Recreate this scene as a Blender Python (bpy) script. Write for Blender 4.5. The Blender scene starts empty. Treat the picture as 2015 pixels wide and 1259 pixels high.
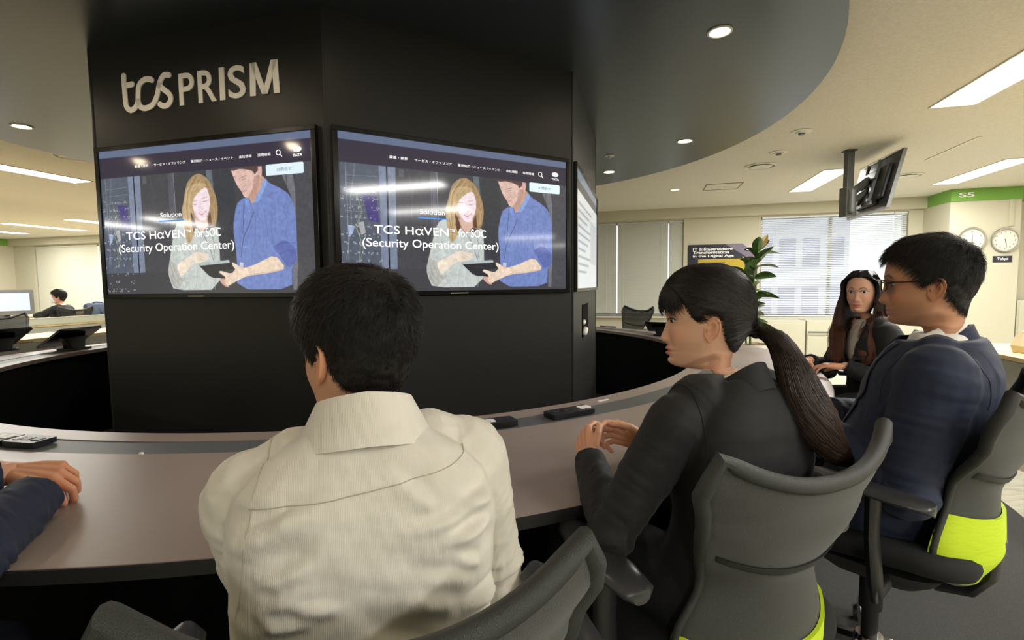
import bpy, bmesh, math, random
import numpy as np
from mathutils import Vector, Matrix, noise, kdtree
from mathutils.bvhtree import BVHTree
pi = math.pi
SC = bpy.context.scene
COL = SC.collection
random.seed(7)
rng = np.random.default_rng(7)

# ------------------------------------------------------------------ camera
IMG_W, IMG_H = 2015, 1259
F_PX, PITCH, ROLL, EYE = 978.25, 0.07016, -0.01061, 1.22
cd = bpy.data.cameras.new('camera')
cd.sensor_fit = 'HORIZONTAL'; cd.sensor_width = 36.0; cd.lens = F_PX / IMG_W * 36.0
cd.clip_start = 0.02; cd.clip_end = 200
cam = bpy.data.objects.new('camera', cd); COL.objects.link(cam)
fw = Vector((0, math.cos(PITCH), -math.sin(PITCH))); up0 = Vector((0, math.sin(PITCH), math.cos(PITCH)))
rt = Vector((math.cos(ROLL), 0, 0)) + up0 * math.sin(ROLL)
up = up0 * math.cos(ROLL) - Vector((math.sin(ROLL), 0, 0))
cam.matrix_world = Matrix(((rt.x, up.x, -fw.x, 0), (rt.y, up.y, -fw.y, 0), (rt.z, up.z, -fw.z, EYE), (0, 0, 0, 1)))
SC.camera = cam

# ------------------------------------------------------------------ world, exposure
wd = bpy.data.worlds.new('daylight'); SC.world = wd; wd.use_nodes = True
bg = wd.node_tree.nodes['Background']; bg.inputs[0].default_value = (0.86, 0.93, 1.0, 1); bg.inputs[1].default_value = 1.25
SC.view_settings.view_transform = 'Standard'; SC.view_settings.look = 'None'
SC.view_settings.exposure = 0.12; SC.view_settings.gamma = 1.0
SC.cycles.max_bounces = 7; SC.cycles.diffuse_bounces = 4; SC.cycles.glossy_bounces = 3
SC.cycles.transmission_bounces = 4; SC.cycles.transparent_max_bounces = 8
SC.cycles.caustics_reflective = False; SC.cycles.caustics_refractive = False
SC.cycles.sample_clamp_indirect = 6.0
SC.cycles.use_denoising = True
LIGHT_W = 62.0                      # watts of one ceiling strip
LIGHT_COL = (1.0, 0.985, 0.945)
STRIP_EMIT = 6.0

# ------------------------------------------------------------------ helpers
def lin(c):
    out = []
    for v in c[:3]:
        v = v / 255.0
        out.append(v / 12.92 if v <= 0.04045 else ((v + 0.055) / 1.055) ** 2.4)
    return tuple(out)

MATS = {}
def mat(name, col=(200, 200, 200), rough=0.5, metal=0.0, spec=0.5, emit=None, estr=1.0, alpha=1.0, coat=0.0,
        trans=0.0, ior=1.45, bump=None, attr=None, mottle=None, sheen=0.0, sss=0.0, attr_emit=0.0):
    m = bpy.data.materials.new(name); m.use_nodes = True; MATS[name] = m
    nt = m.node_tree; b = nt.nodes['Principled BSDF']; L = nt.links
    b.inputs['Base Color'].default_value = (*lin(col), 1); b.inputs['Roughness'].default_value = rough
    b.inputs['Metallic'].default_value = metal; b.inputs['Specular IOR Level'].default_value = spec
    b.inputs['IOR'].default_value = ior; b.inputs['Alpha'].default_value = alpha
    b.inputs['Coat Weight'].default_value = coat; b.inputs['Transmission Weight'].default_value = trans
    b.inputs['Sheen Weight'].default_value = sheen
    if sss:
        b.inputs['Subsurface Weight'].default_value = sss
        b.inputs['Subsurface Radius'].default_value = (0.010, 0.004, 0.002); b.inputs['Subsurface Scale'].default_value = 0.6
    if emit:
        b.inputs['Emission Color'].default_value = (*lin(emit), 1); b.inputs['Emission Strength'].default_value = estr
    csock = None
    if attr:
        a = nt.nodes.new('ShaderNodeAttribute'); a.attribute_name = attr; csock = a.outputs['Color']
        L.new(csock, b.inputs['Base Color'])
        if attr_emit:
            L.new(csock, b.inputs['Emission Color']); b.inputs['Emission Strength'].default_value = attr_emit
            if attr == 'picture': b.inputs['Base Color'].default_value = (0.01, 0.01, 0.01, 1); L.remove(b.inputs['Base Color'].links[0])
    tc = None
    if mottle or bump:
        tc = nt.nodes.new('ShaderNodeTexCoord')
    if mottle:                        # (scale, second colour, amount, stretch)
        n = nt.nodes.new('ShaderNodeTexNoise'); n.inputs['Scale'].default_value = mottle[0]; n.inputs['Detail'].default_value = 5
        mp = nt.nodes.new('ShaderNodeMapping'); mp.inputs['Scale'].default_value = mottle[3] if len(mottle) > 3 else (1, 1, 1)
        L.new(tc.outputs['Object'], mp.inputs[0]); L.new(mp.outputs[0], n.inputs['Vector'])
        mx = nt.nodes.new('ShaderNodeMix'); mx.data_type = 'RGBA'
        rp = nt.nodes.new('ShaderNodeValToRGB'); rp.color_ramp.elements[0].position = 0.38; rp.color_ramp.elements[1].position = 0.62
        rp.color_ramp.elements[1].color = (mottle[2],) * 3 + (1,)
        L.new(n.outputs['Fac'], rp.inputs[0]); L.new(rp.outputs[0], mx.inputs[0])
        if csock: L.new(csock, mx.inputs[6])
        else: mx.inputs[6].default_value = (*lin(col), 1)
        mx.inputs[7].default_value = (*lin(mottle[1]), 1)
        L.new(mx.outputs[2], b.inputs['Base Color'])
    if bump:                          # (kind, scale, strength, distance, stretch)
        mp = nt.nodes.new('ShaderNodeMapping'); mp.inputs['Scale'].default_value = bump[4] if len(bump) > 4 else (1, 1, 1)
        L.new(tc.outputs['Object'], mp.inputs[0])
        if bump[0] == 'noise':
            n = nt.nodes.new('ShaderNodeTexNoise'); n.inputs['Detail'].default_value = 4; o = n.outputs['Fac']
        elif bump[0] == 'wave':
            n = nt.nodes.new('ShaderNodeTexWave'); n.inputs['Distortion'].default_value = 0.6; n.bands_direction = 'X'; o = n.outputs['Fac']
        else:
            n = nt.nodes.new('ShaderNodeTexVoronoi'); o = n.outputs['Distance']
        n.inputs['Scale'].default_value = bump[1]; L.new(mp.outputs[0], n.inputs['Vector'])
        bn = nt.nodes.new('ShaderNodeBump'); bn.inputs['Strength'].default_value = bump[2]; bn.inputs['Distance'].default_value = bump[3]
        L.new(o, bn.inputs['Height']); L.new(bn.outputs[0], b.inputs['Normal'])
    return m

def tag(o, label=None, cat=None, group=None, kind=None):
    if label: o['label'] = label
    if cat: o['category'] = cat
    if group: o['group'] = group
    if kind: o['kind'] = kind
    return o

def empty(name, loc=(0, 0, 0), rz=0.0, label=None, cat=None, group=None):
    o = bpy.data.objects.new(name, None); COL.objects.link(o)
    o.location = loc; o.rotation_euler = (0, 0, rz); o.empty_display_size = 0.1
    return tag(o, label, cat, group)

def copy_tree(o, parent=None):
    c = o.copy(); COL.objects.link(c); c.parent = parent
    for ch in list(o.children): copy_tree(ch, c)
    return c

class MB:
    def __init__(s): s.v = []; s.f = []; s.mi = []; s.c = []
    def add(s, V, Fs, mi=0, M=None, col=None):
        n = len(s.v)
        for p in V:
            p = Vector(p)
            s.v.append(M @ p if M is not None else p)
            s.c.append(col or (1, 1, 1))
        for f in Fs: s.f.append(tuple(i + n for i in f)); s.mi.append(mi)
        return s
    def box(s, c, d, rz=0.0, mi=0, M=None, rot=None, col=None):
        x, y, z = (k / 2 for k in d)
        R = rot if rot is not None else Matrix.Rotation(rz, 3, 'Z')
        V = [R @ Vector((a * x, b * y, e * z)) + Vector(c) for a, b, e in
             ((-1, -1, -1), (1, -1, -1), (1, 1, -1), (-1, 1, -1), (-1, -1, 1), (1, -1, 1), (1, 1, 1), (-1, 1, 1))]
        return s.add(V, [(0, 3, 2, 1), (4, 5, 6, 7), (0, 1, 5, 4), (1, 2, 6, 5), (2, 3, 7, 6), (3, 0, 4, 7)], mi, M, col)
    def loft(s, rings, caps=True, close=True, mi=0, M=None, cols=None):
        n = len(rings[0]); V = [p for r in rings for p in r]; Fs = []
        for i in range(len(rings) - 1):
            for j in range(n if close else n - 1):
                k = (j + 1) % n
                Fs.append((i * n + j, i * n + k, (i + 1) * n + k, (i + 1) * n + j))
        if caps and close:
            Fs.append(tuple(reversed(range(n)))); Fs.append(tuple((len(rings) - 1) * n + j for j in range(n)))
        return s.add(V, Fs, mi, M)
    def tube(s, pts, rad, n=12, mi=0, M=None, caps=True, flat=None):
        pts = [Vector(p) for p in pts]; rings = []
        if not hasattr(rad, '__len__'): rad = [rad] * len(pts)
        t0 = (pts[1] - pts[0]).normalized()
        a = Vector((0, 0, 1)) if abs(t0.z) < 0.9 else Vector((1, 0, 0))
        nx = t0.cross(a).normalized()
        for i, p in enumerate(pts):
            t = (pts[min(i + 1, len(pts) - 1)] - pts[max(i - 1, 0)]).normalized()
            nx = (nx - t * nx.dot(t)).normalized(); ny = t.cross(nx)
            fx, fy = flat if flat else (1, 1)
            rings.append([p + nx * (math.cos(q) * rad[i] * fx) + ny * (math.sin(q) * rad[i] * fy) for q in (2 * pi * k / n for k in range(n))])
        return s.loft(rings, caps, True, mi, M)
    def capsule(s, pts, rad, n=12, M=None):
        """tube with rounded ends"""
        pts = [Vector(p) for p in pts]
        if not hasattr(rad, '__len__'): rad = [rad] * len(pts)
        d0 = (pts[0] - pts[1]).normalized(); d1 = (pts[-1] - pts[-2]).normalized()
        A = [(pts[0] + d0 * rad[0] * math.sin(q), max(rad[0] * math.cos(q), 1e-4)) for q in (1.5, 1.1, 0.6)]
        B = [(pts[-1] + d1 * rad[-1] * math.sin(q), max(rad[-1] * math.cos(q), 1e-4)) for q in (0.6, 1.1, 1.5)]
        P = [a for a, _ in A] + pts + [b for b, _ in B]; R = [r for _, r in A] + list(rad) + [r for _, r in B]
        return s.tube(P, R, n, M=M)
    def lathe(s, prof, n=32, c=(0, 0, 0), mi=0, M=None, caps=False):
        rings = [[(c[0] + r * math.cos(2 * pi * k / n), c[1] + r * math.sin(2 * pi * k / n), c[2] + z) for k in range(n)] for r, z in prof]
        return s.loft(rings, caps, True, mi, M)
    def prism(s, poly, z0, z1, mi=0, M=None):
        return s.loft([[(x, y, z0) for x, y in poly], [(x, y, z1) for x, y in poly]], True, True, mi, M)
    def build(s, name, mats, parent=None, smooth=True, angle=38, bevel=0, cname=None, fix=True):
        me = bpy.data.meshes.new(name); me.from_pydata(s.v, [], s.f)
        if not isinstance(mats, (list, tuple)): mats = [mats]
        for m in mats: me.materials.append(MATS[m] if isinstance(m, str) else m)
        if len(mats) > 1: me.polygons.foreach_set('material_index', s.mi)
        if fix:
            bm = bmesh.new(); bm.from_mesh(me); bmesh.ops.recalc_face_normals(bm, faces=bm.faces); bm.to_mesh(me); bm.free()
        if cname:
            a = me.color_attributes.new(cname, 'FLOAT_COLOR', 'POINT')
            a.data.foreach_set('color', np.array([(*c, 1) for c in s.c], dtype=np.float32).ravel())
        if smooth:
            me.polygons.foreach_set('use_smooth', [True] * len(me.polygons))
            me.set_sharp_from_angle(angle=math.radians(angle))
        me.update()
        o = bpy.data.objects.new(name, me); COL.objects.link(o); o.parent = parent
        if bevel:
            md = o.modifiers.new('bevel', 'BEVEL'); md.width = bevel; md.segments = 2; md.limit_method = 'ANGLE'; md.angle_limit = math.radians(50)
        return o

def rrect(w, h, r, n=5):
    """rounded rectangle outline in x/y"""
    out = []
    for cx, cy, a0 in ((w / 2 - r, h / 2 - r, 0), (-w / 2 + r, h / 2 - r, pi / 2), (-w / 2 + r, -h / 2 + r, pi), (w / 2 - r, -h / 2 + r, 1.5 * pi)):
        for k in range(n + 1):
            a = a0 + pi / 2 * k / n; out.append((cx + r * math.cos(a), cy + r * math.sin(a)))
    return out

def text_mesh(body, extrude=0.0, bold=0.0):
    cu = bpy.data.curves.new('txt', 'FONT'); cu.body = body; cu.size = 1.0; cu.extrude = extrude; cu.offset = bold
    cu.resolution_u = 4
    o = bpy.data.objects.new('txt', cu); COL.objects.link(o)
    bpy.context.view_layer.update()
    me = bpy.data.meshes.new_from_object(o.evaluated_get(bpy.context.evaluated_depsgraph_get()))
    V = [v.co.copy() for v in me.vertices]; Fs = [tuple(p.vertices) for p in me.polygons]
    bpy.data.objects.remove(o); bpy.data.meshes.remove(me); bpy.data.curves.remove(cu)
    return V, Fs

def text_in(mb, body, x0, y0, x1, y1, M, depth=0.0, bold=0.0, mi=0, keep=False):
    """fit text into the rectangle of a plane given by M (x right, y up, z out)"""
    V, Fs = text_mesh(body, 0.0 if not depth else 0.5, bold)
    ax = min(v.x for v in V); bx = max(v.x for v in V); ay = min(v.y for v in V); by = max(v.y for v in V)
    sx = (x1 - x0) / (bx - ax); sy = (y1 - y0) / (by - ay)
    if keep: sx = sy
    W = [Vector((x0 + (v.x - ax) * sx, y0 + (v.y - ay) * sy, (v.z + 0.5) * depth if depth else 0.0)) for v in V]
    mb.add(W, Fs, mi, M)

def unproj_z(px, py, z):
    """world point seen at a photo pixel, on the level z"""
    a = (px - IMG_W / 2) / F_PX; b = -(py - IMG_H / 2) / F_PX
    d = fw + rt * a + up * b
    t = (z - EYE) / d.z
    return Vector((0, 0, EYE)) + d * t

def az(deg): return -math.radians(deg)            # compass-like heading (0 = +Y, clockwise) to a z rotation

# the room's own axes: u along the window wall to the right, v towards that wall
AR = math.radians(14.4); UX = Vector((math.cos(AR), -math.sin(AR), 0)); VX = Vector((math.sin(AR), math.cos(AR), 0))
ROOM = Matrix(((UX.x, VX.x, 0, 0), (UX.y, VX.y, 0, 0), (0, 0, 1, 0), (0, 0, 0, 1)))
def W3(u, v, z): return UX * u + VX * v + Vector((0, 0, z))
C1 = Vector((-1.0752, 4.1151, 0))                  # centre of the media column
C2 = Vector((-1.0108, 3.7642, 0))                  # centre of the table's outer edge
CEIL = 2.55; DISC = 2.4655; R_OCT = 1.8213; TH = math.radians(-127.5157)
OCT = [Vector((C1.x + R_OCT * math.cos(TH + k * pi / 4), C1.y + R_OCT * math.sin(TH + k * pi / 4), 0)) for k in range(8)]
SIDE = 1.394
def face_matrix(k, s=0.0, z=0.0, out=0.0):
    """plane of column face k: x along the face, y up, z outwards"""
    A, B = OCT[k], OCT[(k + 1) % 8]; t = (B - A).normalized(); n = Vector((t.y, -t.x, 0)); o = A + t * s + n * out + Vector((0, 0, z))
    return Matrix(((t.x, 0, n.x, o.x), (t.y, 0, n.y, o.y), (0, 1, 0, o.z), (0, 0, 0, 1)))
# ------------------------------------------------------------------ materials
mat('cream_wall', (197, 192, 170), 0.8, bump=('noise', 60, 0.05, 0.002))
mat('ceiling_board', (226, 222, 210), 0.9, bump=('noise', 90, 0.25, 0.004), mottle=(70, (208, 202, 186), 0.5))
mat('dark_carpet', (52, 52, 50), 0.95, bump=('noise', 500, 0.4, 0.004), mottle=(320, (74, 73, 70), 0.6))
mat('light_carpet', (188, 182, 164), 0.95, bump=('noise', 400, 0.3, 0.004), mottle=(7, (160, 155, 138), 0.8, (1, 3, 1)))
mat('column_black', (38, 38, 37), 0.42, spec=0.35)
mat('disc_grey', (84, 91, 99), 0.30, metal=0.75, spec=0.5)
mat('black', (12, 12, 12), 0.6)
mat('pure_black', (5, 5, 5), 0.8, spec=0.1)
mat('gloss_black', (8, 8, 9), 0.18)
mat('white_paint', (206, 202, 184), 0.6)
mat('cream_metal', (214, 208, 184), 0.5)
mat('lime_band', (118, 166, 74), 0.6)
mat('frame_metal', (190, 190, 184), 0.35, metal=0.8)
mat('glass', (255, 255, 255), 0.0, trans=1.0, ior=1.02)
mat('blind_grey', (196, 198, 188), 0.6)
mat('blind_white', (232, 236, 238), 0.5)
mat('shade_cloth', (212, 210, 192), 0.9)
mat('lamp_white', (255, 255, 255), 0.5, emit=(255, 250, 236), estr=STRIP_EMIT)
mat('white_plastic', (225, 222, 210), 0.4)
mat('chrome', (210, 210, 208), 0.12, metal=1.0)
mat('dark_plastic', (30, 30, 31), 0.45)
mat('grey_plastic', (118, 118, 116), 0.5)
mat('sign_cream', (254, 251, 244), 0.55)
mat('white_flat', (240, 240, 236), 0.5)

def struct(o): o['kind'] = 'structure'; return o

# ------------------------------------------------------------------ shell
UL, UR, VB, VF = -19.0, 20.0, -6.0, 9.5
struct(MB().box((( UL + UR) / 2, (VB + VF) / 2, -0.05), (UR - UL, VF - VB, 0.1), M=ROOM).build('floor', 'light_carpet', smooth=False))
struct(MB().box(((UL + UR) / 2, (VB + VF) / 2, CEIL + 0.05), (UR - UL, VF - VB, 0.1), M=ROOM).build('ceiling', 'ceiling_board', smooth=False))
n = 128
struct(MB().prism([(C1.x + 4.04 * math.cos(2 * pi * k / n), C1.y + 4.04 * math.sin(2 * pi * k / n)) for k in range(n)], 0.0, 0.004).build('floor_carpet', 'dark_carpet', smooth=False))
struct(MB().prism([(C1.x + 3.16 * math.cos(2 * pi * k / n), C1.y + 3.16 * math.sin(2 * pi * k / n)) for k in range(n)], DISC, CEIL - 0.001).build('ceiling_disc', 'disc_grey', angle=30))
struct(MB().box((UL - .1, (VB + VF) / 2, CEIL / 2), (0.2, VF - VB, CEIL), M=ROOM).build('wall_left', 'cream_wall', smooth=False))
struct(MB().box((UR + .1, (VB + VF) / 2, CEIL / 2), (0.2, VF - VB, CEIL), M=ROOM).build('wall_right', 'cream_wall', smooth=False))
struct(MB().box(((UL + UR) / 2, VB - .1, CEIL / 2), (UR - UL, 0.2, CEIL), M=ROOM).build('wall_rear', 'cream_wall', smooth=False))
# window wall with its openings
WIN = [(-15.23, -13.0), (-1.95, 0.76), (2.03, 4.22)]
ZB, ZT = 0.62, 2.35
mb = MB()
def wb(u0, u1, z0, z1, v0=VF, v1=VF + 0.22): mb.box(((u0 + u1) / 2, (v0 + v1) / 2, (z0 + z1) / 2), (u1 - u0, v1 - v0, z1 - z0), M=ROOM)
wb(UL, UR, 0, ZB); wb(UL, UR, ZT, CEIL)
e = [UL] + [x for w in WIN for x in w] + [UR]
for k in range(0, len(e), 2): wb(e[k], e[k + 1], ZB, ZT)
struct(mb.build('wall_front', 'cream_wall', smooth=False))
mb = MB(); wb(UL, 4.42, ZT + .02, CEIL, VF - 0.12, VF - .001); struct(mb.build('trim_1', 'cream_wall', smooth=False))
mb = MB(); wb(-1.95, 0.76, ZB - .03, ZB, VF - 0.06, VF - .001); wb(2.03, 4.22, ZB - .03, ZB, VF - 0.06, VF - .001); wb(-15.23, -13.0, ZB - .03, ZB, VF - 0.06, VF - .001)
struct(mb.build('trim_2', 'white_paint', smooth=False))
# columns on the window wall
struct(MB().box((4.85, 9.14, CEIL / 2), (0.86, 0.72, CEIL), M=ROOM).build('wall_column', 'cream_wall', smooth=False))
struct(MB().box((5.62, 9.3, CEIL / 2), (0.7, 0.4, CEIL), M=ROOM).build('wall_niche', 'cream_wall', smooth=False))
struct(MB().box((-16.5, 9.14, CEIL / 2), (1.12, 0.72, CEIL), M=ROOM).build('wall_pier', 'cream_wall', smooth=False))
mb = MB(); mb.box((4.85, 9.13, 2.46), (0.868, 0.73, 0.178), M=ROOM); mb.box((5.66, 9.09, 2.46), (0.75, 0.01, 0.178), M=ROOM)
gb = struct(mb.build('trim_3', 'lime_band', smooth=False))
mb = MB(); text_in(mb, 'S5', 4.51, 2.425, 4.70, 2.495, ROOM @ Matrix(((1, 0, 0, 0), (0, 0, -1, 8.763), (0, 1, 0, 0), (0, 0, 0, 1))), 0.001, 0.02)
mb.build('sign_text', 'white_flat', gb, smooth=False)
struct(MB().box((-16.5, 9.13, 2.46), (1.13, 0.73, 0.178), M=ROOM).build('trim_4', 'lime_band', smooth=False))
# windows: frame, mullions, pane
for i, (a, b) in enumerate(WIN):
    r = empty('window_%d' % (i + 1), W3((a + b) / 2, VF + 0.12, ZB), -AR); r['kind'] = 'structure'
    w = b - a; h = ZT - ZB; f = MB()
    for x, z, dx, dz in ((0, .02, w, .04), (0, h - .02, w, .04), (-w / 2 + .02, h / 2, .04, h), (w / 2 - .02, h / 2, .04, h), (0, h / 2, .05, h)): f.box((x, 0, z), (dx, .06, dz))
    f.build('window_frame', 'frame_metal', r, smooth=False)
    MB().box((0, 0, h / 2), (w - .08, .006, h - .08)).build('pane', 'glass', r, smooth=False)

# ------------------------------------------------------------------ media column
col = struct(MB().prism([(p.x, p.y) for p in OCT], 0.004, DISC).build('wall_media_column', 'column_black', smooth=False))
# corner trims
mb = MB()
for p in OCT:
    d = (p - C1).normalized(); mb.tube([p - d * .004 + Vector((0, 0, .005)), p - d * .004 + Vector((0, 0, DISC - .002))], 0.008, 6)
mb.build('corner_trim', 'column_black', col)

# ------------------------------------------------------------------ ring table
mat('table_top', (150, 136, 128), 0.38, spec=0.4, bump=('noise', 900, 0.05, 0.0005), mottle=(350, (140, 127, 120), 0.4))
mat('table_channel', (88, 92, 92), 0.5, mottle=(300, (76, 80, 80), 0.5))
mat('table_edge', (30, 29, 29), 0.5)
tb = empty('ring_table', (C1.x, C1.y, 0), 0, 'large round mauve-grey conference table that rings the black column', 'table')
RI, RB1, RB2, RO, ZTAB = 2.4245, 2.5139, 2.6371, 2.907, 0.72
off = C2 - C1; N = 192
def circ(R, z, c=(0, 0)): return [(c[0] + R * math.cos(2 * pi * k / N), c[1] + R * math.sin(2 * pi * k / N), z) for k in range(N)]
def outer(d, z): return circ(RO + d, z, (off.x, off.y))
def annulus(inner, outr, z0, z1):
    a = MB(); n_ = N; rings = [inner(z1), outr(z1), outr(z0), inner(z0), inner(z1)]; a.loft(rings, caps=False); return a
# where the crescent is narrow (far side) the channel would leave the table: clip radii to the outer edge
def safe(R):
    def f(z):
        out = []
        for k in range(N):
            t = 2 * pi * k / N; d = Vector((math.cos(t), math.sin(t), 0)); b = d.dot(off)
            rmax = b + math.sqrt(b * b - off.length_squared + RO * RO) - 0.02
            r = min(R, max(RI + 0.012 * (R - RI) / .1, rmax - 0.01 + (R - 2.6) * .05)); out.append((d.x * r, d.y * r, z))
        return out
    return f
def radial_outer(d):
    def f(z):
        out = []
        for k in range(N):
            t = 2 * pi * k / N; v = Vector((math.cos(t), math.sin(t), 0)); b = v.dot(off)
            r = b + math.sqrt(b * b - off.length_squared + RO * RO) + d; out.append((v.x * r, v.y * r, z))
        return out
    return f
a = annulus(lambda z: circ(RI, z), safe(RB1), 0.692, ZTAB); a.build('inner_ledge', 'table_top', tb)
a = annulus(safe(RB2), radial_outer(0), 0.692, ZTAB); a.build('tabletop', 'table_top', tb)
a = annulus(safe(RB1), safe(RB2), 0.690, ZTAB - 0.003); a.build('cable_channel', 'table_channel', tb)
a = annulus(radial_outer(-0.0005), radial_outer(0.004), 0.691, ZTAB - .002); a.build('edge_band', 'table_edge', tb)
a = annulus(lambda z: circ(RI + .02, z), lambda z: circ(RI + .04, z), 0.005, 0.692); a.build('inner_panel', 'pure_black', tb)
def mod(d):
    def f(z):
        return [tuple(Vector((x, y, z))) for x, y, _ in (lambda o_, i_: [((ox * .35 + ix * .65), (oy * .35 + iy * .65), 0) for (ox, oy, _), (ix, iy, _) in zip(o_, i_)])(radial_outer(d)(z), circ(RI + .06 + d, z))]
    return f
a = annulus(mod(0), mod(.02), 0.005, 0.690); a.build('modesty_panel', 'pure_black', tb)

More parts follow.
